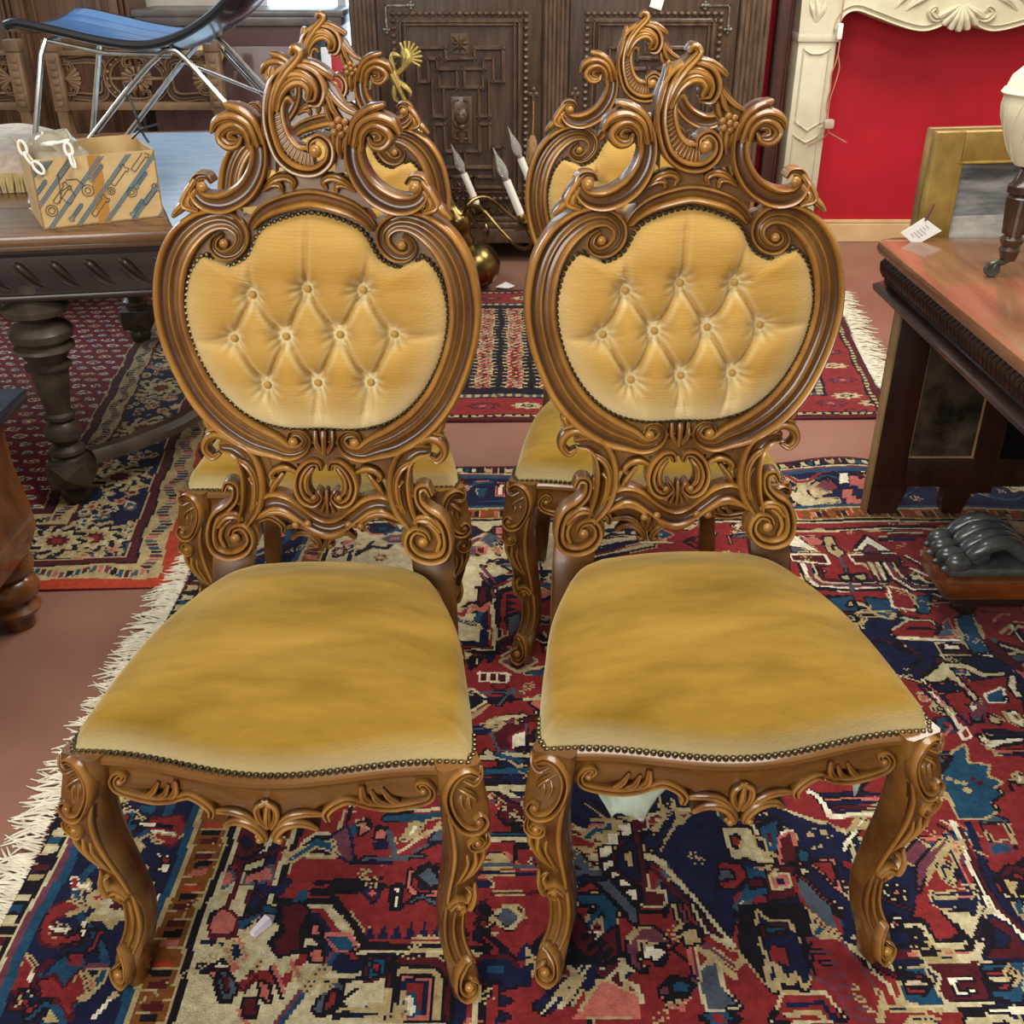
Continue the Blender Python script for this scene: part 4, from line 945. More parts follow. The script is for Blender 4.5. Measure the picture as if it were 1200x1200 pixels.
def fringe(name, parent, a, b, n, ln, out, spread=.5, z=.004):
    fb = MB()
    for i in range(n):
        t = (i + random.random()) / n; p = Vector((a[0] + (b[0] - a[0]) * t, a[1] + (b[1] - a[1]) * t, z))
        ang = random.uniform(-spread, spread); d = Vector((out[0] * math.cos(ang) - out[1] * math.sin(ang), out[0] * math.sin(ang) + out[1] * math.cos(ang), 0))
        L = ln * random.uniform(.6, 1.15); bend = random.uniform(-.35, .35); sd = Vector((-d.y, d.x, 0))
        fb.tube([p - d * .01, p + d * L * .35 + Vector((0, 0, .004)), p + d * L * .7 + sd * L * bend * .4, p + d * L + sd * L * bend + Vector((0, 0, -.002))], [.0028, .003, .0026, .0012], seg=5)
    return tag(fb.build(name, M_FRINGE, parent), kind='stuff')

# ---- large rug under the chairs
CX, CY, HA, HB = .85, 1.545, 1.71, 1.361
r = Rug(-.86, 1.95, .6, 2.906, .0043, 'R')
A = np.abs(r.U - CX); B = np.abs(r.V - CY)
EA, EB = HA - A, HB - B; E_ = np.minimum(EA, EB); al = np.where(EA < EB, r.V, r.U)       # distance from edge and along it
# field grounds
sp = [(1.37, .0), (1.235, 0), (1.24, .30), (1.144, .295), (1.08, .395), (.888, .39), (.888, .64), (.81, .70), (.64, .70), (.64, .80), (.47, .86), (.47, 1.01), (1.37, 1.01)]
for off, c in ((0, 'K'), (.012, 'C'), (.022, 'R'), (.03, 'N'), (.052, 'C')):
    for sx in (-1, 1):
        for sy in (-1, 1):
            # shrink towards the corner
            r.poly([(CX + sx * (x + (off if x < 1.3 else 0)), CY + sy * (y + (off if y > 0.0 else -.02))) for x, y in sp], c)
# toothed edge inside the red field
for sx in (-1, 1):
    for sy in (-1, 1):
        for k in range(9):
            r.poly([(CX + sx * (.885 - .012 + .0), CY + sy * (.40 + k * .027)), (CX + sx * .85, CY + sy * (.412 + k * .027)), (CX + sx * .873, CY + sy * (.425 + k * .027))], 'N')
            x = .90 + k * .022
            r.poly([(CX + sx * x, CY + sy * .385), (CX + sx * (x + .01), CY + sy * .355), (CX + sx * (x + .02), CY + sy * .385)], 'N')
MD = A / 1.0 + B / .62
for lo, hi, c_ in ((.50, .96, 'N'), (.94, .965, 'C'), (.965, .985, 'D'), (.49, .505, 'C'), (.70, .715, 'D')): r.mask((MD >= lo) & (MD < hi) & (A < .88), c_)
# scattered angular motifs in the field, then traced motifs on top
for k in range(620):
    x = random.uniform(-.5, 1.95); y = random.uniform(.6, 2.55); s_ = random.uniform(.014, .042); t = random.choice('hdxbr'); c = random.choice('NBDPTKRMNBC'); o = random.choice('KYNCDP')
    if min(HA - abs(x - CX), HB - abs(y - CY)) < .36: continue
    if t == 'h': r.poly([(x - s_, y), (x - s_ / 2, y - s_ * .6), (x + s_ / 2, y - s_ * .6), (x + s_, y), (x + s_ / 2, y + s_ * .6), (x - s_ / 2, y + s_ * .6)], c, o); r.poly([(x - s_ / 3, y - s_ / 5), (x + s_ / 3, y - s_ / 5), (x + s_ / 3, y + s_ / 5), (x - s_ / 3, y + s_ / 5)], random.choice('CRBP'))
    elif t == 'd': r.poly([(x - s_, y), (x, y - s_), (x + s_, y), (x, y + s_)], c, o)
    elif t == 'x': r.line([(x - s_, y - s_), (x, y), (x + s_, y - s_ * .4), (x + s_ * 1.6, y + s_)], c, .016)
    elif t == 'b': r.line([(x - s_ * 1.4, y), (x + s_ * 1.4, y + s_ * .2)], c, .018); r.line([(x - s_ * 1.4, y + .018), (x + s_ * 1.4, y + s_ * .2 + .018)], o, .009)
    else: r.flower(x, y, s_ * .7, [o, c, random.choice('RCP')], n=6)
for k in range(260):
    x = random.uniform(-.5, 1.95); y = random.uniform(.8, 2.5); a = random.choice([0, PI / 4, PI / 2, -PI / 4]); L_ = random.uniform(.02, .09); c = random.choice('KWCYNPK')
    dx, dy = math.cos(a) * L_, math.sin(a) * L_; r.line([(x, y), (x + dx, y + dy), (x + dx + .02, y + dy)], c, .007)
    if k % 3 == 0: r.line([(x + .011, y + .011), (x + dx + .011, y + dy + .011)], 'K' if c in 'WCY' else 'C', .006)
BORD = E_ < .345
r.mask(BORD, 'N')
# main border vine and rosettes (laid along each side)
seg = np.floor(al / .34); ph = (al / .34 - seg) * 2 * PI
vine = np.abs((E_ - .165) - .055 * np.sin(ph * 1)) < .008; r.mask(BORD & vine, 'B')
for side in range(3):
    for k in range(-2, 12):
        t = k * .17 + .06
        if side == 0: c = (CX - HA + .165 + .035 * (-1) ** k, .5 + t)
        elif side == 1: c = (-.7 + t * 1.25, CY + HB - .165 + .035 * (-1) ** k)
        else: c = (.8 + t, CY + HB - .165 + .035 * (-1) ** (k + 1))
        if side == 2: continue
        r.flower(c[0], c[1], .05, random.choice([['D', 'R', 'N', 'W'], ['Y', 'C', 'D'], ['K', 'B', 'R', 'P'], ['D', 'P', 'R']]), n=random.choice([4, 6, 8]))
        for j in range(3):
            q = (c[0] + random.uniform(-.08, .08), c[1] + random.uniform(-.085, .085))
            if min(HA - abs(q[0] - CX), HB - abs(q[1] - CY)) < .27: r.flower(q[0], q[1], random.uniform(.012, .022), [random.choice('WYPB'), random.choice('RNP')], n=4)
# traced motifs
for kd, c_, o_, v in RUGD:
    v = [t / 1000 for t in v]; pts = list(zip(v[0::2], v[1::2]))
    if kd == 'p': r.poly(pts, c_, o_ or None, .006)
    else: r.line(pts, c_, o_ / 1000 * 1.15)
# thin knotted outlines where two colours meet
df = np.zeros((r.ny, r.nx), bool); df[:, 1:] |= np.abs(r.img[:, 1:] - r.img[:, :-1]).sum(-1) > .02; df[1:, :] |= np.abs(r.img[1:, :] - r.img[:-1, :]).sum(-1) > .02
sel = np.sin(r.X * 17 + 5 * np.sin(r.Y * 11)) + np.sin(r.Y * 19 + 4 * np.sin(r.X * 13))
r.mask(df & (sel > .35), 'K'); r.mask(df & (sel < -1.15), 'Y')
# guards
def guard(lo, hi, base, cols, step):
    m = (E_ >= lo) & (E_ < hi); r.mask(m, base); k = np.floor(al / step).astype(int); f = al / step - k
    for i, c in enumerate(cols): r.mask(m & (k % len(cols) == i) & (np.abs(f - .5) < .36) & (np.abs(E_ - (lo + hi) / 2) < (hi - lo) * .30), c)
    r.mask(m & (np.abs(f - .5) > .46), 'Y')
guard(.012, .05, 'K', 'CKYDKCB', .022); guard(.285, .335, 'G', 'DKOGPKDG', .019)
for lo, hi, c in ((-1, .012, 'D'), (.05, .056, 'C'), (.056, .068, 'M'), (.068, .085, 'B'), (.262, .276, 'B'), (.276, .285, 'Y'), (.335, .340, 'Y'), (.340, .352, 'K'), (.352, .360, 'C')): r.mask((E_ >= lo) & (E_ < hi), c)
# worn knots: pale foundation showing in streaks
wear = (np.sin(r.X * 31 + 4 * np.sin(r.Y * 9)) * np.sin(r.Y * 23 + 3 * np.sin(r.X * 7)) > .86) & (rng.rand(r.ny, r.nx) < .30); r.mask(wear & (E_ > .1), 'Y')
def rump(X, Y, Z):
    g = np.exp(-((X - 1.02) / .16) ** 2 - ((Y - 2.88) / .12) ** 2); Z = Z + .018 * g; Y = Y + .03 * np.exp(-((X - 1.02) / .2) ** 2) * np.clip((Y - 2.5) / .4, 0, 1)
    X = X + np.clip((Y - 1.2) / 1.7, 0, 1) * .045 * np.clip((.6 - X) / 1.4, 0, 1); return X, Y, Z
rug = tag(empty('geometric_rug', (0, 0, 0)), 'large red navy and cream geometric rug under the four carved chairs', 'rug')
r.build('pile', .0065, rug, rump=rump)
fringe('fringe', rug, (-.862, .6), (-.82, 2.86), 620, .075, (-1, .05))

# ---- red rug under the left table
r = Rug(-3.0, -.855, 2.16, 5.1, .0055, 'R')
EX = -.855 - r.U; EY = r.V - 2.16; E2 = np.minimum(EX, EY); al = np.where(EX < EY, r.V, r.U)
PAL['R'] = np.array(lin('7c1828')[:3]); r.mask(E2 > .42, 'R'); PAL['R'] = np.array(lin('83282a')[:3])
for i in range(34):
    for j in range(40):
        x = -2.98 + i * .062 + (j % 2) * .031; y = 2.6 + j * .062
        if -.855 - x < .45: continue
        r.flower(x, y, .023, [['W', 'D', 'Y'], ['T', 'W', 'B', 'C'], ['C', 'R', 'W'], ['B', 'W', 'R', 'C']][(i * 7 + j * 3) % 4], n=2 + (i + j) % 3, ph=i, e=.72)
r.mask(E2 < .42, 'N')
for k in range(900):
    if k % 2: x = random.uniform(-3, -.85); y = 2.16 + random.uniform(.16, .33)
    else: x = -.855 - random.uniform(.16, .33); y = random.uniform(2.2, 5.1)
    r.flower(x, y, random.uniform(.008, .02), random.choice([['Y', 'C', 'Y'], ['Y', 'D'], ['C', 'B'], ['Y', 'P', 'R'], ['T', 'Y']]), n=random.choice([3, 5, 6]))
for k in range(9):
    for c in ((-.855 - .25, 2.42 + k * .36), (-1.2 - k * .36, 2.16 + .25)): r.flower(c[0], c[1], .085, ['Y', 'K', 'C', 'Y', 'D', 'R'], n=10)
def g2(lo, hi, base, cols, st):
    m = (E2 >= lo) & (E2 < hi); r.mask(m, base); k = np.floor(al / st).astype(int); f = al / st - k
    for i, c in enumerate(cols): r.mask(m & (k % len(cols) == i) & (np.abs(E2 - (lo + hi) / 2 - .012 * np.sin(al * 40)) < (hi - lo) * .22) & (np.abs(f - .5) < .35), c)
g2(.045, .115, 'Y', 'TPMKBD', .018); g2(.34, .40, 'Y', 'KTMK', .016)
for lo, hi, c in ((-1, .045, 'O'), (.115, .122, 'K'), (.122, .145, 'D'), (.145, .150, 'Y'), (.33, .34, 'D'), (.40, .406, 'K'), (.406, .43, 'D'), (.43, .436, 'Y')): r.mask((E2 >= lo) & (E2 < hi), c)
lr = tag(empty('floral_rug'), 'crimson floral rug with navy border beneath the dark carved table', 'rug')
def shear(X, Y, Z): return X - (Y - 2.2) * .13, Y + (X + .85) * .05 + .06, Z
r.build('pile', .006, lr, rump=shear)

# ---- small runner in the middle distance
r = Rug(-.78, 1.30, 3.25, 4.76, .006, 'K')
EX = np.minimum(1.30 - r.U, r.U + .78); EY = np.minimum(r.V - 3.25, 4.76 - r.V); E3 = np.minimum(EX, EY); al = np.where(EX < EY, r.V, r.U)
for i in range(14):
    for j in range(26):
        x = -.45 + i * .115; y = 3.56 + j * .036
        r.flower(x, y, .042, ['C', 'O', 'R', 'C'] if (i + j) % 3 else ['Y', 'R', 'P', 'D'], n=6, e=.36)
m = (r.U > .72) & (r.U < 1.1); r.mask(m & (E3 > .2), 'T')
for k in range(150): r.flower(random.uniform(.72, 1.1), random.uniform(3.5, 4.5), random.uniform(.015, .035), random.choice([['K', 'T'], ['O', 'Y'], ['Y', 'K'], ['B', 'T'], ['C', 'K']]), n=5)
r.mask(E3 < .25, 'Y'); r.mask(E3 < .21, 'R')
for k in range(60):
    t = k * .15
    for c in ((-.7 + t, 3.25 + .13), (-.7 + t, 4.76 - .13), (1.30 - .13, 3.3 + t)): r.flower(c[0], c[1], .05, ['Y', 'C', 'K', 'Y'] if k % 2 else ['D', 'M', 'R', 'P'], n=8, e=.55)
for lo, hi, c in ((-1, .035, 'D'), (.035, .05, 'Y'), (.05, .058, 'K'), (.2, .21, 'K'), (.235, .25, 'K')): r.mask((E3 >= lo) & (E3 < hi), c)
f = al / .03 - np.floor(al / .03); r.mask((E3 > .21) & (E3 < .235) & (f < .45), 'T'); r.mask((E3 > .036) & (E3 < .049) & (f < .4), 'K')
cr_ = tag(empty('boteh_rug'), 'red bordered rug with rows of small lozenges on black, cream fringe at right', 'rug')
def shear2(X, Y, Z): return X + (Y - 3.25) * .12 * np.clip(X, 0, 1), Y + X * .02, Z
r.build('pile', .006, cr_, rump=shear2)
fringe('fringe', cr_, (1.30, 3.28), (1.47, 4.74), 260, .1, (1, -.1))
# ================================================================== BACKGROUND FURNITURE
M_OAK = mat('dark_oak', '54402f', '36271d', rough=0.45, scale=7, stretch=(6, 6, .6), bump=0.12, bscale=30, coat=0.15)
M_OAK2 = mat('dark_oak_moulding', '654f3d', '433226', rough=0.42, scale=9, stretch=(4, 4, 1), coat=0.2)
M_IRON = mat('grey_iron', '8c887c', '5c584e', rough=0.45, scale=40, metal=0.7)
M_BRASS = mat('brass', '96804e', '665230', rough=0.28, scale=20, metal=1.0)
M_GILT = mat('pale_brass', 'cdb870', 'b09a50', rough=0.45, scale=60, metal=0.5)
def ridge(mb, pts, Y, w=.012, h=.012, close=False):
    """bevelled strip moulding on a vertical plane at Y, pts=(x,z)"""
    P = list(pts) + ([pts[0]] if close else [])
    for (x0, z0), (x1, z1) in zip(P[:-1], P[1:]):
        dx, dz = x1 - x0, z1 - z0; L = math.hypot(dx, dz) or 1; dx /= L; dz /= L; nx, nz = -dz, dx
        x0, z0, x1, z1 = x0 - dx * w * .5, z0 - dz * w * .5, x1 + dx * w * .5, z1 + dz * w * .5
        sec = [(-.5, 0), (-.5, .4), (-.2, 1), (.1, 1), (.3, .5), (.5, .35), (.5, 0)]
        mb.loft([[(x + nx * w * a, Y - h * b, z + nz * w * a) for a, b in sec] for x, z in ((x0, z0), (x1, z1))])
def rosette(mb, cx, cz, Y, s):
    mb.box((cx - s, Y - .008, cz - s), (cx + s, Y + .01, cz + s))
    for k in range(8):
        a = k * PI / 4; ln = s * (1.15 if k % 2 else .95)
        d = (math.cos(a), math.sin(a)); n = (-d[1], d[0]); w = s * .26
        mb.add([(cx, Y - .02, cz), (cx + d[0] * ln * .5 + n[0] * w, Y - .01, cz + d[1] * ln * .5 + n[1] * w), (cx + d[0] * ln, Y - .01, cz + d[1] * ln), (cx + d[0] * ln * .5 - n[0] * w, Y - .01, cz + d[1] * ln * .5 - n[1] * w), (cx + d[0] * ln * .5, Y - .024, cz + d[1] * ln * .5)], [(0, 1, 4), (1, 2, 4), (2, 3, 4), (3, 0, 4)])
YC = 5.25
cab = tag(empty('carved_armoire', (.217, 5.45, 0)), 'tall dark oak two-door armoire with geometric panels at the back', 'cabinet')
IC = Vector((-.217, -5.45, 0))
def cb_(mb, name, m, parent=None, **k):
    mb.v = [(x - .217, y - 5.45, z) for x, y, z in mb.v]; return mb.build(name, m, parent or cab, **k)
b = MB(); b.box((-.73, 5.28, .1), (1.165, 5.64, 2.05)); cb_(b, 'carcass', M_OAK, smooth=False)
b = MB(); b.box((-.76, 5.235, .1), (1.195, 5.65, .17), .006).box((-.75, 5.245, .17), (1.185, 5.6, .20), .008).box((-.74, 5.255, .20), (1.175, 5.6, .225), .006); cb_(b, 'plinth', M_OAK2)
b = MB(); b.box((-.75, 5.22, 2.05), (1.19, 5.65, 2.15), .02); cb_(b, 'cornice', M_OAK2)
for x in (-.66, 1.09):
    for y in (5.32, 5.56):
        f = MB(); f.lathe([(.05, 0.0), (.06, .03), (.045, .07), (.055, .1)], 16, (x, y, 0)); cb_(f, 'foot', M_OAK2)
for x0, x1 in ((-.738, -.622), (.145, .258), (1.034, 1.172)):
    p = MB(); p.box((x0, 5.255, .225), (x1, 5.29, 2.05)); n = 6
    for k in range(n):
        x = x0 + (k + .5) * (x1 - x0) / n; rr = (x1 - x0) / n * .46
        p.loft([[(x + rr * math.cos(t), 5.256 - rr * .9 * math.sin(t), z) for t in np.linspace(0, PI, 6)] for z in (.25, 2.0)], closed=True)
    cb_(p, 'pilaster', M_OAK2)
for di, (x0, x1) in enumerate(((-.615, .138), (.265, 1.028))):
    cx = (x0 + x1) / 2; hw = (x1 - x0) / 2
    d = MB(); d.box((x0, 5.262, .3), (x1, 5.285, 1.95), .004); door = cb_(d, 'door', M_OAK)
    YD = 5.262
    bead = MB(); bx = .303
    zt, zb = 1.135, .315
    q = [(cx - bx, zb), (cx - bx, zt), (cx + bx, zt), (cx + bx, zb)]
    for (xa, za), (xb, zb2) in zip(q, q[1:] + q[:1]):
        n = int(math.hypot(xb - xa, zb2 - za) / .03)
        for k in range(n): t = k / n; bead.ball((xa + (xb - xa) * t, YD - .006, za + (zb2 - za) * t), .0125, seg=6, rings=4, sc=(1.15, 1, .9))
    tag(cb_(bead, 'bead_moulding', M_OAK2, door), kind='stuff')
    pn = MB(); pn.box((cx - .245, YD - .006, .37), (cx + .245, YD + .01, 1.085)); panel = cb_(pn, 'panel', M_OAK, door, smooth=False)
    md = MB(); zc = .728
    ridge(md, [(cx - bx + .03, zb + .03), (cx - bx + .03, zt - .03), (cx + bx - .03, zt - .03), (cx + bx - .03, zb + .03)], YD, .02, .014, True)
    ridge(md, [(cx - .25, .365), (cx - .25, 1.09), (cx + .25, 1.09), (cx + .25, .365)], YD, .016, .022, True)
    YP = YD - .006
    S4 = .0039
    def zq(px, py): return (cx + (px - 548) * S4 / 4 * 1.0, 1.135 - (py - 65) * .00395 / 4 * .97)
    def zq(px, py): return (cx + (px - 548) * .00099, 1.19 - py * .00099)
    for sx in (1, -1):
        for pl in ([(480, 200), (350, 200), (350, 345), (395, 345)], [(395, 340), (395, 245), (440, 245), (440, 290), (530, 290), (530, 370), (445, 370), (445, 330)], [(415, 500), (465, 500), (465, 375)], [(415, 345), (415, 500)], [(415, 535), (465, 535), (465, 660), (535, 660), (535, 735), (415, 735)], [(415, 535), (415, 640)], [(350, 640), (395, 640), (395, 780), (490, 780)], [(350, 640), (350, 830), (490, 830)], [(480, 200), (480, 245), (548, 245)], [(490, 830), (490, 780), (548, 780)]):
            ridge(md, [zq(548 + (px - 548) * sx, py) for px, py in pl], YP, .020, .020)
    cb_(md, 'geometric_moulding', M_OAK2, door, smooth=False)
    for zz_ in (1.19 - 180 * .00099, 1.19 - 832 * .00099):
        rs = MB(); rosette(rs, cx, zz_, YP, .042); cb_(rs, 'rosette', M_OAK2, door, smooth=False)
    pq = MB(); pq.box((cx - .05, YP - .012, .575), (cx + .05, YP, .785), .003)
    pq.ball((cx, YP - .014, .70), .032, sc=(1, .7, 1.25)); pq.ball((cx, YP - .03, .695), .009); 
    for sx in (-1, 1):
        pq.ball((cx + sx * .012, YP - .034, .712), .006)
        pq.tube([(cx + sx * .01, YP - .016, .77), (cx + sx * .034, YP - .018, .765), (cx + sx * .04, YP - .018, .745), (cx + sx * .03, YP - .018, .735)], .005, 6)
        pq.tube([(cx + sx * .005, YP - .016, .635), (cx + sx * .03, YP - .018, .63), (cx + sx * .034, YP - .018, .60), (cx + sx * .015, YP - .018, .595)], .005, 6)
        pq.tube([(cx + sx * .04, YP - .016, .73), (cx + sx * .042, YP - .02, .69), (cx + sx * .025, YP - .02, .655)], .006, 6)
    pq.ball((cx, YP - .016, .65), .014, sc=(1.2, .8, 1)); cb_(pq, 'mask_plaque', M_OAK2, door)
    # iron corner strap
    hx = x0 + .04 if di == 0 else x1 - .04; s_ = 1 if di == 0 else -1
    h = MB(); h.box((hx, YD - .008, 1.165), (hx + s_ * .10, YD - .002, 1.172)).box((hx, YD - .008, 1.08), (hx + s_ * .007, YD - .002, 1.172))
    for (xx, zz_) in ((hx + s_ * .115, 1.168), (hx + s_ * .003, 1.068)):
        for k in range(4): h.ball((xx + .012 * math.cos(k * PI / 2), YD - .006, zz_ + .012 * math.sin(k * PI / 2)), .009, seg=8, rings=5, sc=(1, .5, 1))
        h.ball((xx, YD - .008, zz_), .009, seg=8, rings=5, sc=(1, .7, 1))
    cb_(h, 'iron_strap', M_IRON, door)
    ky = MB(); kx = x1 - .038 if di == 0 else x0 + .03
    for k in range(3): ky.ball((kx + .014 * math.cos(k * 2.1 + PI / 2), YD - .004, .80 + .014 * math.sin(k * 2.1 + PI / 2)), .012, seg=8, rings=5, sc=(1, .4, 1))
    ky.box((kx - .006, YD - .006, .74), (kx + .006, YD, .80)); cb_(ky, 'keyhole_plate', M_OAK2, door)
# frieze under the doors
b = MB()
for k in range(40):
    x = -.6 + k * .044
    if .12 < x < .28: continue
    ridge(b, [(x - .018, .245), (x, .275), (x + .018, .245)], 5.268, .008, .01)
cb_(b, 'chevron_frieze', M_OAK2, smooth=False)
# key tassel
t = MB(); t.tube([(.10, 5.245, .765), (.101, 5.225, .70), (.098, 5.215, .62)], .003, 6); t.ball((.097, 5.212, .60), .018); t.lathe([(.012, .06), (.022, .05), (.026, .02), (.034, -.055), (.0, -.06)], 14, (.095, 5.21, .545))
tag(t.build('key_tassel', mat('tan_silk', 'a9865a', '7d5d38', rough=0.8, scale=60, stretch=(4, 4, .3))), 'tan tassel hanging from the keyhole of the dark armoire', 'tassel')
tg = MB(); tg.prism([(.626, 1.20), (.682, 1.192), (.671, 1.150), (.617, 1.165)], lambda x, z: (x, 5.224, z), lambda x, z: (x, 5.227, z)); tg.tube([(.655, 5.225, 1.19), (.657, 5.235, 1.26), (.66, 5.25, 1.32)], .001, 5)
tag(tg.build('hanging_tag', mat('white_card', 'ece9e2', rough=0.7), smooth=False), 'small white paper tag hanging on the right door of the armoire', 'tag')

# ---- marble mantel and brown post by the red wall
M_MARB = mat('cream_marble', 'cec8ae', 'beb698', rough=0.4, scale=5, bump=0.02)
man = tag(empty('marble_mantel', (2.11, 5.55, 0)), 'cream carved marble fireplace surround against the red wall', 'mantel')
def mm(mb, name, **k): mb.v = [(x - 2.11, y - 5.55, z) for x, y, z in mb.v]; return mb.build(name, M_MARB, man, **k)
XM = 2.11
half = [(1.535, 1.036), (1.539, 1.085), (1.567, 1.122), (1.622, 1.135), (1.706, 1.11), (1.813, 1.075), (1.897, 1.053), (1.959, 1.049), (2.016, 1.067), (2.051, 1.095)]
inner = [tuple(p) for p in cr(half, 4)]
poly = [(1.36, 1.04)] + inner + [(2 * XM - x, z) for x, z in inner[::-1]] + [(2 * XM - 1.36, 1.04), (2 * XM - 1.35, 1.36), (1.35, 1.36)]
b = MB(); b.prism(poly, lambda x, z: (x, 5.45, z), lambda x, z: (x, 5.65, z))
def sman(u, v, w): return (u / 1000, 5.45 - w / 1000, v / 1000)
for sx in (1, -1):
    f = (lambda P: P) if sx > 0 else (lambda P: [(2 * XM * 1000 - a, z, w) for a, z, w in P])
    stroke(b, sman, f([(x * 1000, z * 1000 + 14, 15) for x, z in half]), 'cs', -4, -20, n=4, flip=(sx > 0))
    stroke(b, sman, f([(2040, 1110, 10), (1990, 1100, 14), (1960, 1130, 14), (1985, 1150, 10), (2000, 1130, 6)]), 'cs2', 0, -10, n=4)
    for P in ([(1850, 1140, 6), (1900, 1180, 18), (1960, 1200, 10)], [(1800, 1150, 6), (1830, 1190, 14), (1890, 1220, 8)], [(1420, 1190, 5), (1440, 1130, 14), (1430, 1090, 5)], [(1470, 1190, 5), (1460, 1140, 14), (1440, 1090, 5)], [(1395, 1170, 5), (1410, 1140, 12), (1425, 1095, 4)]): stroke(b, sman, f(P), 'leaf', 0, -6, n=3, hmul=.7)
mm(b, 'lintel', angle=50)
k = MB()
for i in range(7):
    a = -PI / 2 + (i - 3) * .35
    stroke(k, sman, [(2110 + 20 * math.cos(a), 1170 + 20 * math.sin(a), 6), (2110 + 70 * math.cos(a), 1170 + 70 * math.sin(a), 14), (2110 + 112 * math.cos(a), 1170 + 112 * math.sin(a), 16)], 'leaf', 12, -10, n=3)
mm(k, 'keystone_shell')
for sx in (1, -1):
    g = lambda x: x if sx > 0 else 2 * XM - x
    L_ = MB(); L_.box((g(1.365), 5.46, .16), (g(1.548), 5.65, 1.04), .008).box((g(1.35), 5.44, 0), (g(1.565), 5.66, .16), .01).box((g(1.358), 5.45, 1.0), (g(1.556), 5.65, 1.045), .008)
    ridge(L_, [(g(1.395), .64), (g(1.395), .97), (g(1.43), .95), (g(1.48), .95), (g(1.518), .97), (g(1.518), .64), (g(1.49), .62), (g(1.457), .60), (g(1.425), .62)], 5.46, .01, .008, True)
    ridge(L_, [(g(1.395), .22), (g(1.395), .58), (g(1.425), .56), (g(1.457), .545), (g(1.49), .56), (g(1.518), .58), (g(1.518), .22)], 5.46, .01, .008, True)
    mm(L_, 'jamb')
b = MB(); b.box((1.345, 5.42, 1.36), (2 * XM - 1.345, 5.67, 1.40), .012); mm(b, 'shelf')
b = MB(); b.box((1.262, 5.50, 0), (1.335, 5.56, 1.95), .006).box((1.268, 5.492, .02), (1.274, 5.5, 1.93)).box((1.324, 5.492, .02), (1.329, 5.5, 1.93)).box((1.255, 5.49, 1.93), (1.340, 5.57, 1.98), .008)
tag(b.build('wooden_post', mat('brown_stain', '4a2c22', '3a2019', rough=0.5, scale=8, stretch=(3, 3, .3))), 'plain dark brown upright board between armoire and marble mantel', 'board')
# cord with switch and plug
c = tag(empty('lamp_cord', (1.54, 5.42, 1.0)), 'thin tan electric cord with inline switch hanging in front of the mantel', 'cord')
M_CORD = mat('tan_cord', 'c08a6a', 'a87050', rough=0.5); M_WPL = mat('white_plastic', 'e8e4d8', rough=0.35)
def cc(mb, name, m): mb.v = [(x - 1.54, y - 5.42, z - 1.0) for x, y, z in mb.v]; return mb.build(name, m, c)
cc(MB().tube(cr([(1.545, 5.42, 1.45), (1.543, 5.42, 1.2), (1.541, 5.42, 1.08), (1.55, 5.42, 1.0), (1.545, 5.42, .92), (1.53, 5.42, .86), (1.535, 5.42, .80), (1.528, 5.42, .72), (1.545, 5.42, .64), (1.556, 5.42, .60), (1.60, 5.44, .575), (1.66, 5.45, .545)], 4), .0035, 6), 'cable', M_CORD)
cc(MB().tube(cr([(1.55, 5.42, .95), (1.565, 5.42, .89), (1.555, 5.42, .82), (1.54, 5.42, .74), (1.545, 5.42, .64), (1.56, 5.43, .60), (1.53, 5.45, .56), (1.47, 5.45, .535)], 4), .003, 6), 'cable_tail', M_CORD)
cc(MB().box((1.53, 5.41, 1.015), (1.556, 5.432, 1.085), .006), 'switch', M_WPL)
cc(MB().box((1.525, 5.40, .615), (1.575, 5.44, .66), .01).tube([(1.53, 5.42, .63), (1.50, 5.41, .62)], .004, 6).tube([(1.53, 5.42, .65), (1.50, 5.41, .645)], .004, 6), 'plug', mat('clear_plug', 'd8c8b0', rough=0.2, trans=0.4))

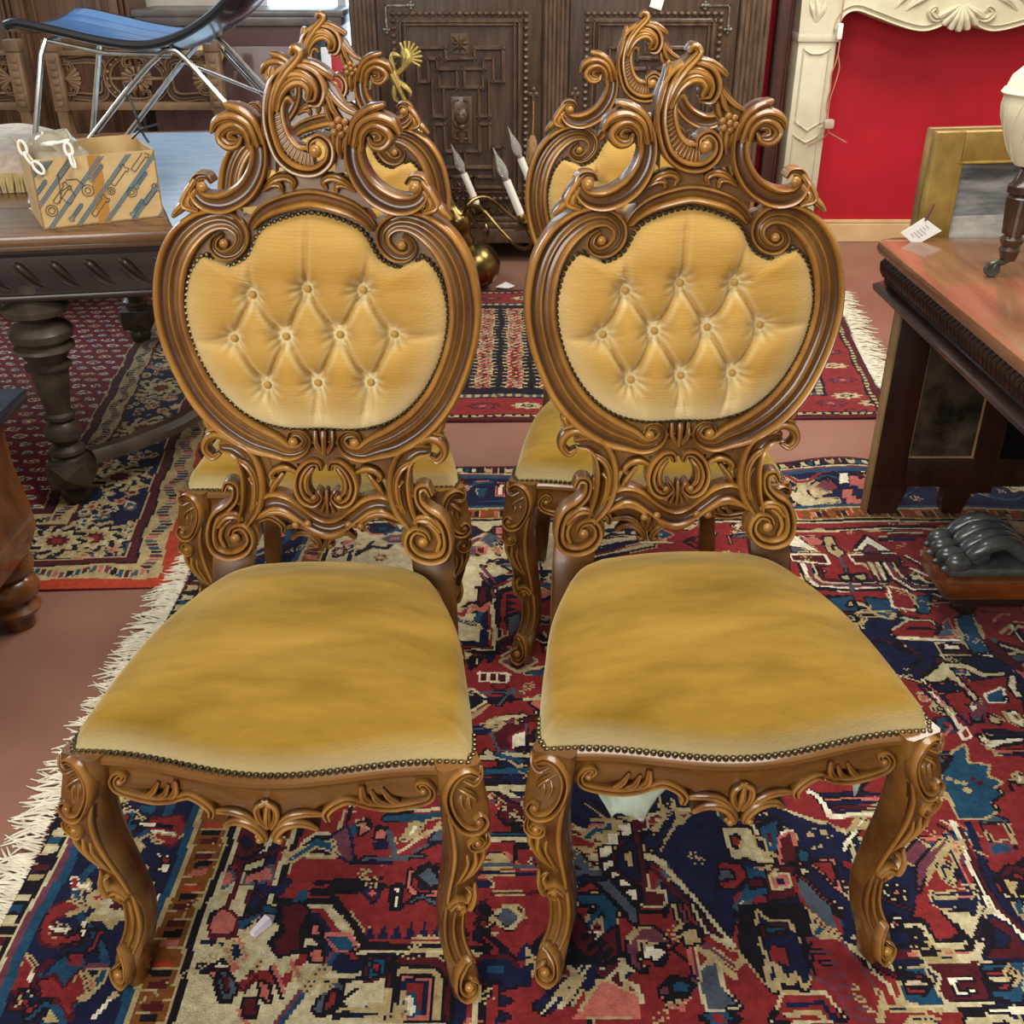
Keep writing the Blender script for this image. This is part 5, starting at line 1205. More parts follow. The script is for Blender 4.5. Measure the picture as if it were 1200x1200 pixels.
# ---- chandelier lying tilted on the floor
ch = tag(empty('brass_chandelier', (-.158, 4.78, .114)), 'brass chandelier with white candle bulbs and a double-headed eagle, resting tilted on the floor', 'chandelier')
ch.rotation_euler = (0.0, -0.40, 0.0)
cbm = MB(); cbm.ball((0, 0, 0), .105, 24, 14); cbm.build('ball', M_BRASS, ch)
cbm = MB(); cbm.lathe([(.02, .09), (.035, .12), (.03, .15), (.045, .18), (.06, .21), (.055, .24), (.03, .27), (.02, .32), (.035, .36), (.045, .39), (.03, .43), (.016, .47), (.016, .6), (.03, .63), (.02, .66), (.012, .74), (.02, .76), (.0, .78)], 20); cbm.build('stem', M_BRASS, ch)
for k in range(6):
    a = k * PI / 3 + .35; d = Vector((math.cos(a), math.sin(a), 0))
    P = cr([(.03, .21), (.09, .27), (.17, .25), (.23, .14), (.29, .05), (.35, .04), (.385, .08), (.38, .12)], 4)
    ab = MB(); ab.tube([(d.x * x, d.y * x, z) for x, z in P], .0085, 8); am = ab.build('arm', M_BRASS, ch)
    c0 = (d.x * .38, d.y * .38, -.08)
    MB().lathe([(.006, .195), (.05, .215), (.055, .222), (.012, .222), (.0, .225)], 18, c0).build('drip_pan', M_BRASS, am)
    MB().lathe([(.0, .222), (.02, .23), (.026, .25), (.018, .27), (.0, .27)], 14, c0).build('cup', M_BRASS, am)
    MB().lathe([(.0, .262), (.0165, .264), (.0165, .42), (.0, .422)], 14, c0).build('candle_sleeve', M_WPL, am)
    MB().lathe([(.012, .42), (.013, .435), (.021, .455), (.021, .475), (.014, .505), (.006, .53), (.0025, .56), (.0, .57)], 14, c0).build('flame_bulb', mat('clear_bulb', 'e8e6e0', rough=0.08, trans=0.75, ior=1.3), am)
    MB().lathe([(.013, .418), (.0135, .44), (.0, .442)], 12, c0).build('bulb_collar', mat('silver_collar', 'c8c6c0', rough=0.3, metal=0.9), am)
eg = MB()   # eagle silhouette with thickness
def se(u, v, w): return (u / 1000, -w / 1000, v / 1000)
for sx in (1, -1):
    G = lambda P: [(a * sx, z, w) for a, z, w in P]
    stroke(eg, se, G([(6, 900, 14), (16, 935, 10), (30, 955, 9), (42, 952, 9), (60, 935, 4)]), 'leaf', 0, -10, n=4)
    stroke(eg, se, G([(10, 880, 10), (50, 890, 12), (80, 915, 22), (85, 945, 18)]), 'leaf', 0, -10, n=4)
    for k in range(9):
        t = -1.0 + k * .33; stroke(eg, se, G([(82 + 10 * math.cos(t), 920 + 10 * math.sin(t), 6), (84 + 60 * math.cos(t), 922 + 60 * math.sin(t), 5)]), 'bead', 0, -8, n=3)
    stroke(eg, se, G([(8, 850, 10), (26, 820, 11), (36, 795, 8), (30, 780, 5)]), 'leaf', 0, -10, n=4)
stroke(eg, se, [(0, 915, 12), (0, 890, 20), (0, 850, 16), (0, 815, 10), (0, 770, 8)], 'leaf', 2, -14, n=4)
eg.build('eagle_finial', M_GILT, ch)
tg = MB(); tg.prism([(-.075, 4.78), (-.02, 4.76), (.012, 4.80), (-.03, 4.86)], lambda x, y: (x, y, .014), lambda x, y: (x, y, .010))
tag(tg.build('paper_tag', MATS['white_card'], smooth=False), 'white paper tag lying by the brass ball on the far rug', 'tag')
# ================================================================== LEFT SIDE
M_TBL = mat('dark_table_wood', '33241d', '1f1511', rough=0.4, scale=6, stretch=(.6, 4, 4), coat=0.2, bump=0.06)
M_TTOP = mat('table_top_wood', '7a5a3c', '5c3f28', rough=0.3, scale=5, stretch=(.5, 6, 4), coat=0.35)
M_TLEG = mat('dusty_leg_wood', '4a4032', '2c241c', rough=0.5, scale=14, coat=0.1)
TR = math.radians(10)
tb = tag(empty('carved_table', (-1.24, 2.59, .007), TR), 'dark carved table with bulbous turned legs behind the left chairs', 'table')
TW0, TW1, TD = -1.0, .74, 1.62
MB().box((TW0, 0, .752), (TW1, TD, .78), .008).box((TW0 + .015, .015, .738), (TW1 - .015, TD - .015, .754), .005).build('tabletop', M_TTOP, tb)
ap = MB(); ap.box((TW0 + .05, .06, .61), (TW1 - .05, TD - .06, .738)).box((TW0 + .035, .045, .60), (TW1 - .035, TD - .045, .618), .006).box((TW0 + .04, .05, .715), (TW1 - .04, TD - .05, .738), .005)
def sap(u, v, w): return (u / 1000, .06 - w / 1000, v / 1000)
apo = ap.build('apron', M_TBL, tb)
for k in range(18):
    x = TW0 * 1000 + 110 + k * 87
    g = MB()
    stroke(g, sap, [(x, 695, 9), (x + 14, 688, 13), (x + 34, 664, 12), (x + 62, 638, 6), (x + 95, 626, 2)], 'bead', -4, -8, n=4, hmul=.8); stroke(g, sap, [(x - 14, 690, 2), (x, 672, 3), (x + 28, 642, 3), (x + 70, 624, 2)], 'bead', -2, -6, n=3)
    g.build('gadroon', M_TBL, apo)
LEGP = [(.0, 0), (.034, 0), (.042, .02), (.042, .035), (.036, .045), (.046, .06)]
LEGU = [(.046, .135), (.04, .145), (.05, .155), (.048, .165), (.03, .18), (.048, .20), (.05, .22), (.036, .245), (.03, .25), (.042, .258), (.042, .268), (.033, .275), (.036, .30), (.045, .36), (.05, .40), (.06, .405), (.062, .413), (.045, .42), (.065, .45), (.08, .46), (.078, .468), (.062, .475), (.08, .49), (.082, .51), (.07, .525), (.04, .535), (.05, .545), (.082, .56), (.085, .575), (.06, .585), (.035, .60), (.045, .61), (.045, .64)]
for lx, ly in ((.0, .10), (.42, .16), (TW1 - .1, .10), (.0, TD - .12), (TW1 - .1, TD - .12), (TW0 + .1, .1), (TW0 + .1, TD - .12)):
    g = MB(); g.lathe(LEGP, 22, (lx, ly, 0)); g.lathe(LEGU, 22, (lx, ly, 0)); g.box((lx - .055, ly - .055, .055), (lx + .055, ly + .055, .135), .006)
    for s_ in (-1, 1):
        for ax_ in (0, 1):
            q = [Vector((lx, ly, .095))] * 1
            c0 = (lx + (s_ * .055 if ax_ == 0 else 0), ly + (s_ * .055 if ax_ else 0)); e = .045
            cs = [(c0[0] + (0 if ax_ == 0 else a * e), c0[1] + (a * e if ax_ == 0 else 0), .095 + b_ * .035) for a, b_ in ((-1, -1), (1, -1), (1, 1), (-1, 1))]
            tip = (c0[0] + (s_ * .02 if ax_ == 0 else 0), c0[1] + (s_ * .02 if ax_ else 0), .095)
            g.add(cs + [tip], [(0, 1, 4), (1, 2, 4), (2, 3, 4), (3, 0, 4)])
    g.build('turned_leg', M_TLEG, tb, angle=35)
st = MB()
P = cr([(.05, .12), (.16, .20), (.30, .36), (.40, .60), (.42, .8)], 5)
for sg in (1,):
    rings = []
    for x, y in P: rings.append([(x - .02, y + .02, .105), (x + .02, y - .02, .105), (x + .022, y - .018, .125), (x + .012, y - .008, .142), (x - .012, y + .012, .142), (x - .022, y + .018, .125)])
    st.loft(rings)
st.build('curved_stretcher', mat('worn_stretcher', '57493a', '3b2f24', rough=0.5, scale=8), tb)
# pale blue sheet on the table
sh = MB(); sh.prism([(-.868, 2.70), (-.55, 2.755), (-.80, 4.20), (-1.44, 4.14)], lambda x, y: (x, y, .7915), lambda x, y: (x, y, .7878))
tag(sh.build('blue_sheet', mat('pale_blue_gloss', '9fc4ea', 'bcd6ee', rough=0.18, scale=6, stretch=(1, 5, 1), coat=0.4), smooth=False), 'pale blue glossy sheet lying on the dark table behind the cardboard box', 'sheet')

# ---- cardboard box
M_CARD = mat('brown_cardboard', 'c2a473', 'b59563', rough=0.8, scale=12)
M_CARDIN = mat('cardboard_inside', 'b98a4e', 'a87a42', rough=0.85)
M_INKB = mat('blue_ink', '2f6a86', rough=0.7); M_INKK = mat('black_ink', '3a352c', rough=0.7); M_TAPE = mat('brown_tape', 'a9793c', rough=0.35)
ba = math.atan2(2.806 - 2.659, -.918 + 1.179)
bw = math.hypot(.147, .261); bh = .168; bd = .20
bx = tag(empty('cardboard_box', (-1.179, 2.659, .788), ba), 'open cardboard box printed with blue screws and stripes on the left table', 'box')
t_ = .004
MB().box((0, 0, 0), (bw, t_, bh)).box((0, bd - t_, 0), (bw, bd, bh + .012)).box((0, 0, 0), (t_, bd, bh)).box((bw - t_, 0, 0), (bw, bd, bh)).box((0, 0, 0), (bw, bd, t_)).build('carton', M_CARD, bx, smooth=False)
MB().prism([(0.0, bh), (.04, bh + .03), (.16, bh + .035), (.2, bh)], lambda a, z: (-.001 - (z - bh) * .3, a, z), lambda a, z: (-.004 - (z - bh) * .3, a, z)).build('flap', M_CARD, bx, smooth=False)
MB().box((.135, -.0012, 0), (.165, 0, bh)).build('tape', M_TAPE, bx, smooth=False)
ink = MB(); inb = MB()
def clipseg(p, q):
    t0, t1 = 0.0, 1.0
    for k, lo, hi in ((0, .004, bw - .004), (1, .004, bh - .004)):
        d = q[k] - p[k]
        if abs(d) < 1e-9: continue
        a, b_ = (lo - p[k]) / d, (hi - p[k]) / d
        if a > b_: a, b_ = b_, a
        t0, t1 = max(t0, a), min(t1, b_)
    if t0 >= t1: return None
    return [tuple(p[k] + (q[k] - p[k]) * t for k in (0, 1)) for t in (t0, t1)]
def inkline(mb, pts, w=.0006):
    for p, q in zip(pts[:-1], pts[1:]):
        s_ = clipseg(p, q)
        if not s_: continue
        (x0, z0), (x1, z1) = [tuple(g) for g in s_]; L = math.hypot(x1 - x0, z1 - z0) or 1; nx, nz = -(z1 - z0) / L * w, (x1 - x0) / L * w
        y0, y1 = -.0022, -.0008
        mb.add([(x0 + nx, y0, z0 + nz), (x1 + nx, y0, z1 + nz), (x1 - nx, y0, z1 - nz), (x0 - nx, y0, z0 - nz), (x0 + nx, y1, z0 + nz), (x1 + nx, y1, z1 + nz), (x1 - nx, y1, z1 - nz), (x0 - nx, y1, z0 - nz)], [(0, 1, 2, 3), (0, 4, 5, 1), (1, 5, 6, 2), (2, 6, 7, 3), (3, 7, 4, 0)])
def circ(cx, cz, r_): return [(cx + r_ * math.cos(a), cz + r_ * math.sin(a)) for a in np.linspace(0, 2 * PI, 17)]
dx_, dz_ = math.cos(math.radians(47)), math.sin(math.radians(47))
def rot(cx, cz, pts, s_=1.0): return [(cx + (a * dx_ - b_ * dz_) * s_, cz + (a * dz_ + b_ * dx_) * s_) for a, b_ in pts]
for k in range(-2, 6):
    for o in (0, .0055, .011): inkline(inb, [(k * .068 + o, -.01), (k * .068 + o + .26 * dx_, -.01 + .26 * dz_)], .0008)
def screw(mb, cx, cz, s_=1.0):
    inkline(mb, rot(cx, cz, [(-.026, -.007), (-.026, .007), (-.02, .007), (-.02, -.007), (-.026, -.007)], s_)); inkline(mb, rot(cx, cz, [(-.02, -.003), (.024, -.003), (.028, 0), (.024, .003), (-.02, .003)], s_))
    for j in range(9): inkline(mb, rot(cx, cz, [(-.014 + j * .0045, -.006), (-.011 + j * .0045, .006)], s_), .0006)
def bolt(mb, cx, cz, s_=1.0):
    inkline(mb, rot(cx, cz, [(-.03, -.006), (.018, -.006), (.018, -.012), (.028, -.009), (.024, 0), (.028, .009), (.018, .012), (.018, .006), (-.03, .006), (-.03, -.006)], s_))
for q in ((.085, .035), (.15, .125), (.235, .03), (.255, .098), (.035, .15), (.012, .10)): screw(inb, q[0], q[1], .95)
for q in ((.06, .085), (.145, .045), (.205, .115), (.275, .06), (.26, .145), (.08, .145)): bolt(ink, q[0], q[1], 1.0)
for q in ((.028, .045, .014), (.028, .045, .008), (.122, .085, .014), (.122, .085, .007), (.178, .078, .009), (.178, .078, .004), (.228, .07, .012), (.228, .07, .006)): inkline(ink, circ(*q))
inkline(ink, [(.06, .13), (.055, .075), (.075, .055), (.09, .075), (.08, .10), (.06, .09), (.05, .06)], .0005); inkline(ink, [(.075, .115), (.10, .115), (.115, .10)], .0008)
tag(inb.build('blue_print', M_INKB, bx, smooth=False), kind='stuff'); tag(ink.build('black_print', M_INKK, bx, smooth=False), kind='stuff')
# plastic bag and white chain in the box
bg_ = MB(); bm = bmesh.new(); bmesh.ops.create_icosphere(bm, subdivisions=3, radius=.07)
for v in bm.verts:
    n_ = v.co.normalized(); v.co *= 1 + .18 * math.sin(n_.x * 9 + n_.z * 5) * math.sin(n_.y * 8) + .1 * math.sin(n_.z * 17); v.co.z *= .75
bm.verts.index_update(); bg_.add([tuple(v.co) for v in bm.verts], [tuple(v.index for v in f.verts) for f in bm.faces]); bm.free()
RB = Matrix.Rotation(ba, 4, 'Z')
def inbox(x, y, z): p = RB @ Vector((x, y, z)); return (p.x - 1.179, p.y + 2.659, p.z + .788)
o = bg_.build('plastic_bag', mat('clear_plastic', 'd8d4c0', rough=0.15, trans=0.65, ior=1.2), loc=inbox(.075, .10, .165)); tag(o, 'crumpled clear plastic bag sticking out of the cardboard box', 'bag')
chn = tag(empty('plastic_chain', inbox(.04, .06, .165)), 'white plastic chain draped over the rim of the cardboard box', 'chain')
def link(c, d, n_, parent):
    d = Vector(d).normalized(); n_ = Vector(n_).normalized(); pts = []
    for t in np.linspace(0, 2 * PI, 17): pts.append(tuple(Vector(c) + d * (.017 * math.cos(t)) + n_ * (.009 * math.sin(t))))
    MB().tube(pts, .0036, 8, cap=False).build('link', M_WPL, parent)
for i, (c, d) in enumerate([((-.02, -.06, .03), (.2, 0, -1)), ((-.008, -.064, .005), (.5, 0, -1)), ((.012, -.068, -.015), (.6, 0, -1)), ((.055, 0, .035), (1, .2, .2)), ((.075, -.02, .02), (.4, -.5, -1)), ((.085, -.035, -.005), (.3, -.3, -1)), ((.02, 0, .03), (1, .1, .1))]): link(c, d, (0, 1, 0) if i % 2 else (1, .2, .4), chn)

# ---- black lounge chair standing on the table
M_SHELL = mat('black_plastic', '15202c', '101822', rough=0.22, scale=3, coat=0.5)
M_CHROME = mat('satin_chrome', 'c9c9c4', 'b0b0aa', rough=0.25, scale=30, metal=1.0)
M_SLAT = mat('sky_tinted_plastic', '3a7fc2', '306fae', rough=0.28, scale=3, coat=0.4)  # sky reflection on the black seat, put into the slat colour
lc = tag(empty('lounge_chair', (-.95, 3.15, .786)), 'black slatted shell lounge chair with sky reflection painted blue on the seat on chrome wire legs standing on the left table', 'chair')
LO = (-.95, 3.15, .786)
def lb_(mb, name, m, **k): mb.v = [(x - LO[0], y - LO[1], z - LO[2]) for x, y, z in mb.v]; return mb.build(name, m, lc, **k)
SP = cr([(-1.285, 1.226), (-1.25, 1.232), (-1.17, 1.216), (-1.06, 1.192), (-.97, 1.18), (-.90, 1.186), (-.82, 1.214), (-.74, 1.264), (-.67, 1.335), (-.62, 1.43), (-.58, 1.56), (-.56, 1.68)], 4)
Y0, Y1 = 2.93, 3.40; NS = 6; gap = .004; sw = (Y1 - Y0) / NS
def bow_(y): t = (y - (Y0 + Y1) / 2) / ((Y1 - Y0) / 2); return .022 * t * t
for k in range(NS):
    a, b_ = Y0 + k * sw + gap, Y0 + (k + 1) * sw - gap; s_ = MB(); rings = []
    for i, (x, z) in enumerate(SP):
        d = SP[min(i + 1, len(SP) - 1)] - SP[max(i - 1, 0)]; d /= np.hypot(*d); n_ = (-d[1], d[0])
        rings.append([(x + n_[0] * (o_ + bow_(y)), y, z + n_[1] * (o_ + bow_(y))) for y, o_ in ((a, 0), ((a + b_) / 2, .001), (b_, 0), (b_, -.01), (a, -.01))])
    s_.loft(rings); lb_(s_, 'seat_slat', M_SLAT)
us = MB(); rings = []
for i, (x, z) in enumerate(SP):
    d = SP[min(i + 1, len(SP) - 1)] - SP[max(i - 1, 0)]; d /= np.hypot(*d); n_ = (-d[1], d[0])
    rings.append([(x + n_[0] * (o_ + bow_(y)), y, z + n_[1] * (o_ + bow_(y))) for y, o_ in [(yy, -.011) for yy in np.linspace(Y0, Y1, 9)] + [(yy, -.022) for yy in np.linspace(Y1, Y0, 9)]])
us.loft(rings); lb_(us, 'outer_shell', M_SHELL)
for y in (Y0 - .004, Y1 + .004):
    lb_(MB().tube([(x, y, z + .012) for x, z in SP], .0115, 8), 'rim', mat('rim_rubber', '1b1d20', rough=0.4))
for i in (0, len(SP) - 1): lb_(MB().tube([(SP[i][0], y, SP[i][1] + .012 - .02 * (1 - abs(t))) for y, t in zip(np.linspace(Y0, Y1, 9), np.linspace(-1, 1, 9))], .0115, 8), 'end_rim', MATS['rim_rubber'])
for y, s_ in ((2.955, -1), (3.375, 1)):
    lb_(MB().tube([(-1.20, y, 1.205), (-1.215, y - s_ * -.01, 1.17), (-1.32, y + s_ * .02, .805), (-1.325, y + s_ * .02, .797)], .0075, 8), 'front_leg', M_CHROME)
    lb_(MB().tube(cr([(-1.285, y + s_ * .03, .799), (-1.0, y + s_ * .01, 1.09), (-.915, y, 1.165), (-.885, y, 1.178), (-.855, y, 1.165), (-.78, y + s_ * .01, 1.08), (-.545, y + s_ * .03, .799)], 5), .0075, 8), 'hairpin_leg', M_CHROME)
    lb_(MB().tube([(-1.2, y, 1.2), (-1.05, y, 1.17), (-.885, y, 1.165)], .006, 8), 'underseat_rod', M_CHROME)
for a, b_ in (((-.86, 2.97, 1.15), (-.56, 3.36, .95)), ((-.86, 3.36, 1.15), (-.56, 2.97, .95)), ((-.885, 2.955, 1.17), (-.885, 3.375, 1.17)), ((-1.205, 2.955, 1.2), (-1.205, 3.375, 1.2))):
    lb_(MB().tube([a, b_], .0045, 8), 'brace_wire', M_CHROME)
tie = MB(); tie.tube(cr([(-1.02, 2.96, 1.10), (-1.00, 2.95, 1.03), (-.99, 2.95, .98), (-.975, 2.95, .95)], 4), .0035, 6); tie.ball((-.99, 2.95, .985), .009); tie.tube([(-.99, 2.95, .985), (-1.02, 2.95, .96)], .003, 6); tie.tube([(-.99, 2.95, .985), (-.94, 2.95, 1.0)], .003, 6)
lb_(tie, 'cable_tie', MATS['rim_rubber'])

# ---- fringed cushion on the table
cu = tag(empty('fringed_cushion', (-1.70, 3.34, .788), TR), 'pale patterned cushion with beige fringe lying on the left table', 'cushion')
b = MB(); NU, NV = 24, 24; vs = []
for i in range(NU + 1):
    for j in range(NV + 1):
        x, y = -.30 + .6 * i / NU, -.28 + .56 * j / NV; e = (1 - (abs(x) / .30) ** 4) * (1 - (abs(y) / .28) ** 4)
        vs.append((x, y, .055 + .075 * max(0, e) ** .45 + .004 * math.sin(x * 30) * math.sin(y * 24)))
fs = [(i * (NV + 1) + j, (i + 1) * (NV + 1) + j, (i + 1) * (NV + 1) + j + 1, i * (NV + 1) + j + 1) for i in range(NU) for j in range(NV)]
b.add(vs, fs); b.box((-.30, -.28, .0), (.30, .28, .057)); b.build('pad', mat('brocade', 'c9bda2', 'b79f90', rough=0.85, scale=26, sheen=0.3, bump=0.2, ramp=(.42, .58)), cu)
fb = MB()
for k in range(110):
    x = -.30 + .6 * k / 109; fb.tube([(x, -.284, .055), (x + random.uniform(-.004, .004), -.292, .03), (x + random.uniform(-.006, .006), -.294, .002)], [.004, .0036, .002], 5)
for k in range(90):
    y = -.28 + .56 * k / 89; fb.tube([(.304, y, .055), (.312, y + random.uniform(-.004, .004), .03), (.314, y + random.uniform(-.006, .006), .002)], [.004, .0036, .002], 5)
tag(fb.build('fringe', mat('beige_fringe', 'c2ad7c', 'a8925f', rough=0.85, scale=40), cu), kind='stuff')

# ---- carved settles behind the table
M_SET = mat('pale_carved_oak', '9a7a5a', '755a40', rough=0.5, scale=8, bump=0.1, attr='tone')
def settle(x0, x1, Y, lab):
    root = tag(empty('carved_settle', ((x0 + x1) / 2, Y - .2, .007)), lab, 'settle', 'openwork carved settles behind the table')
    OX, OY = (x0 + x1) / 2, Y - .2
    def sb(mb, name, m=M_SET, **k): mb.v = [(x - OX, y - OY, z) for x, y, z in mb.v]; return mb.build(name, m, root, **k)
    def ss(u, v, w): return (u / 1000, Y - w / 1000, v / 1000)
    X0, X1 = x0 * 1000, x1 * 1000; xc = (X0 + X1) / 2; hw_ = (X1 - X0) / 2
    for s_, name in ((-1, 'post'), (1, 'post')):
        x = x0 - .025 if s_ < 0 else x1 + .025
        p = MB(); p.box((x - .03, Y - .03, .76), (x + .03, Y + .03, 1.0), .004).box((x - .034, Y - .034, 1.0), (x + .034, Y + .034, 1.05), .008)
        for k in range(7): p.box((x - .016, Y - .037, .78 + k * .03), (x + .016, Y - .028, .804 + k * .03), .003)
        P = cr([(x, .77), (x - s_ * .0 + .0, .70), (x + s_ * -.01, .62), (x - s_ * -.05, .52), (x - s_ * -.06, .44)], 3)
        p.loft([[(xx - .022, Y - .025, zz), (xx + .022, Y - .025, zz), (xx + .022, Y + .025, zz), (xx - .022, Y + .025, zz)] for xx, zz in P]); sb(p, 'post')
    r_ = MB(); r_.box((x0, Y - .02, .985), (x1, Y + .02, 1.005), .004).box((x0, Y - .02, .765), (x1, Y + .02, .80), .004); sb(r_, 'back_rail')
    g = MB(); R1 = hw_ * .40
    ring = [(xc + R1 * math.cos(t), 893 + 95 * math.sin(t), 17) for t in np.linspace(0, 2 * PI, 25)]
    stroke(g, ss, ring, 'cs', -6, -16, n=2)
    for k in range(20): t = k * PI / 10; g.box((0, 0, 0), (0.001, .001, .001)) if False else g.ball(ss(xc + R1 * math.cos(t), 893 + 95 * math.sin(t), 8), .007, seg=6, rings=4)
    sb(g, 'oval_ring')
    g = MB()
    for k in range(14):
        t = k * PI / 7; stroke(g, ss, [(xc + 22 * math.cos(t), 893 + 16 * math.sin(t), 5), (xc + 62 * math.cos(t), 893 + 42 * math.sin(t), 13)], 'leaf', 0, -14, n=2)
    stroke(g, ss, [(xc + 24 * math.cos(t), 893 + 17 * math.sin(t), 6) for t in np.linspace(0, 2 * PI, 15)], 'bead', 8, -10, n=2)
    for s_ in (-1, 1):
        stroke(g, ss, [(xc + s_ * 62, 893, 8), (xc + s_ * (R1 - 10), 893, 7)], 'bead', 0, -10, n=2)
        for q in (1, -1): stroke(g, ss, [(xc + s_ * 10, 893 + q * 88, 6), (xc + s_ * 40, 893 + q * 80, 9), (xc + s_ * 45, 893 + q * 55, 8), (xc + s_ * 22, 893 + q * 50, 6), (xc + s_ * 20, 893 + q * 66, 4)], 'cs2', 0, -12, n=3)
    sb(g, 'centre_boss')
    for s_ in (-1, 1):
        g = MB(); F = lambda a: xc + s_ * a
        for q in (1, -1):
            stroke(g, ss, [(F(R1 + 15), 893 + q * 10, 14), (F(R1 + 20), 893 + q * 60, 20), (F(R1 + 60), 893 + q * 78, 20), (F(hw_ - 40), 893 + q * 72, 16), (F(hw_ - 12), 893 + q * 92, 10)], 'cs', -6, -14, n=4)
            stroke(g, ss, [(F(hw_ - 10), 893 + q * 62, 8), (F(hw_ - 40), 893 + q * 60, 9), (F(hw_ - 48), 893 + q * 38, 8), (F(hw_ - 28), 893 + q * 34, 6), (F(hw_ - 26), 893 + q * 48, 4)], 'cs2', 0, -12, n=3)
        for k in range(5):
            t = (k - 2) * .34; stroke(g, ss, [(F(hw_ - 8), 893, 4), (F(hw_ - 8 - 60 * math.cos(t)), 893 + 60 * math.sin(t), 12)], 'leaf', 0, -12, n=2)
        sb(g, 'scroll_bracket')
    s2 = MB(); s2.box((x0 - .05, Y - .46, .40), (x1 + .05, Y + .02, .46), .01); sb(s2, 'seat')
    for xx in (x0 - .02, x1 + .02):
        for yy in (Y - .42, Y + .0): q = MB(); q.lathe([(.02, 0), (.03, .03), (.022, .08), (.032, .2), (.022, .3), (.03, .42)], 12, (xx, yy, 0)); sb(q, 'leg')
    return root
settle(-1.945, -1.31, 4.9, 'carved openwork settle with oval boss behind the black lounge chair')
settle(-2.80, -2.16, 4.9, 'carved openwork settle cut off at the left edge of the picture')

# ---- dark panelled cupboard, far left
cp = tag(empty('panelled_cupboard', (-2.35, 5.5, 0)), 'brown panelled cupboard with vertical mouldings behind the settles', 'cupboard')
M_CUP = mat('brown_cupboard', '6b4a32', '49301f', rough=0.45, scale=6, stretch=(6, 6, .5), coat=0.15)
def cu_(mb, name, **k): mb.v = [(x + 2.35, y - 5.5, z) for x, y, z in mb.v]; return mb.build(name, M_CUP, cp, **k)
cu_(MB().box((-2.95, 5.42, .06), (-1.78, 5.66, 2.0)), 'carcass', smooth=False)
for x0, x1 in ((-2.9, -2.38), (-2.33, -1.83)):
    g = MB(); g.box((x0, 5.40, .12), (x1, 5.43, 1.95), .005); ridge(g, [(x0 + .06, .2), (x0 + .06, 1.85), (x1 - .06, 1.85), (x1 - .06, .2)], 5.40, .03, .02, True); ridge(g, [(x0 + .11, .25), (x0 + .11, 1.8), (x1 - .11, 1.8), (x1 - .11, .25)], 5.40, .018, .014, True); cu_(g, 'door')
for x in (-2.94, -2.355, -1.80): g = MB(); [g.tube([(x + o_, 5.405, .1), (x + o_, 5.405, 1.98)], .012, 8) for o_ in (-.015, .012)]; cu_(g, 'reeded_stile')
cu_(MB().box((-2.98, 5.37, 0), (-1.75, 5.66, .1), .01), 'plinth'); cu_(MB().box((-2.98, 5.37, 2.0), (-1.75, 5.66, 2.08), .02), 'cornice')
# ---- maroon chest with dark blue corner, in the middle left
wd = tag(empty('maroon_chest', (-1.22, 5.42, 0)), 'maroon chest with dark blue corner moulding under the bright window', 'chest')
def wd_(mb, name, m, **k): mb.v = [(x + 1.22, y - 5.42, z) for x, y, z in mb.v]; return mb.build(name, m, wd, **k)
M_MAR = mat('maroon_panel', '5b3a38', '4a2c2b', rough=0.4, scale=4, coat=0.2); M_BLU = mat('dark_blue_lacquer', '26384c', '1c2b3b', rough=0.35, scale=10)
wd_(MB().box((-1.70, 5.30, .06), (-.80, 5.60, 1.08)), 'body', M_MAR, smooth=False)
wd_(MB().box((-1.72, 5.27, 1.08), (-.775, 5.62, 1.135), .012).box((-1.73, 5.26, 1.12), (-.765, 5.63, 1.15), .008), 'top', mat('grey_top', '6e6a68', '57504e', rough=0.3))
wd_(MB().box((-1.6, 5.285, .2), (-.98, 5.305, 1.0), .004), 'front_panel', M_MAR)
g = MB(); g.box((-.90, 5.265, .2), (-.78, 5.31, 1.08), .006).box((-.955, 5.27, .99), (-.90, 5.31, 1.06), .006).box((-.965, 5.275, .2), (-.94, 5.31, .99), .005); g.tube([(-.84, 5.262, .9), (-.84, 5.262, 1.05)], .018, 8); g.ball((-.84, 5.258, 1.04), .026); wd_(g, 'corner_moulding', M_BLU)
for x in (-1.62, -.88):
    for y in (5.35, 5.55): wd_(MB().lathe([(.03, 0), (.04, .03), (.03, .06)], 12, (x, y, 0)), 'foot', M_BLU)
# brass dish and red/white panel near it
MB_ = MB(); MB_.lathe([(.0, 0), (.03, .004), (.05, .01), (.072, .012), (.078, .018), (.074, .022), (.05, .018), (.03, .014), (.0, .012)], 24, M=Matrix.Rotation(math.radians(75), 4, 'X'))
tag(MB_.build('brass_dish', M_GILT, loc=(-1.40, 5.268, .976)), 'round embossed brass dish hung on the maroon chest', 'dish')
fl = tag(empty('striped_panel', (-.78, 5.2, 0)), 'upright red and white striped panel beside the dark armoire', 'panel')
for k, (x0, x1, c_) in enumerate(((-.09, -.045, 'dfe4ea'), (-.045, .005, 'b01c2c'))): MB().box((x0, -.008, .0), (x1, .008, 1.0), .003).build('stripe', mat('stripe_paint_%s' % ('white', 'red')[k], c_, rough=0.5), fl)

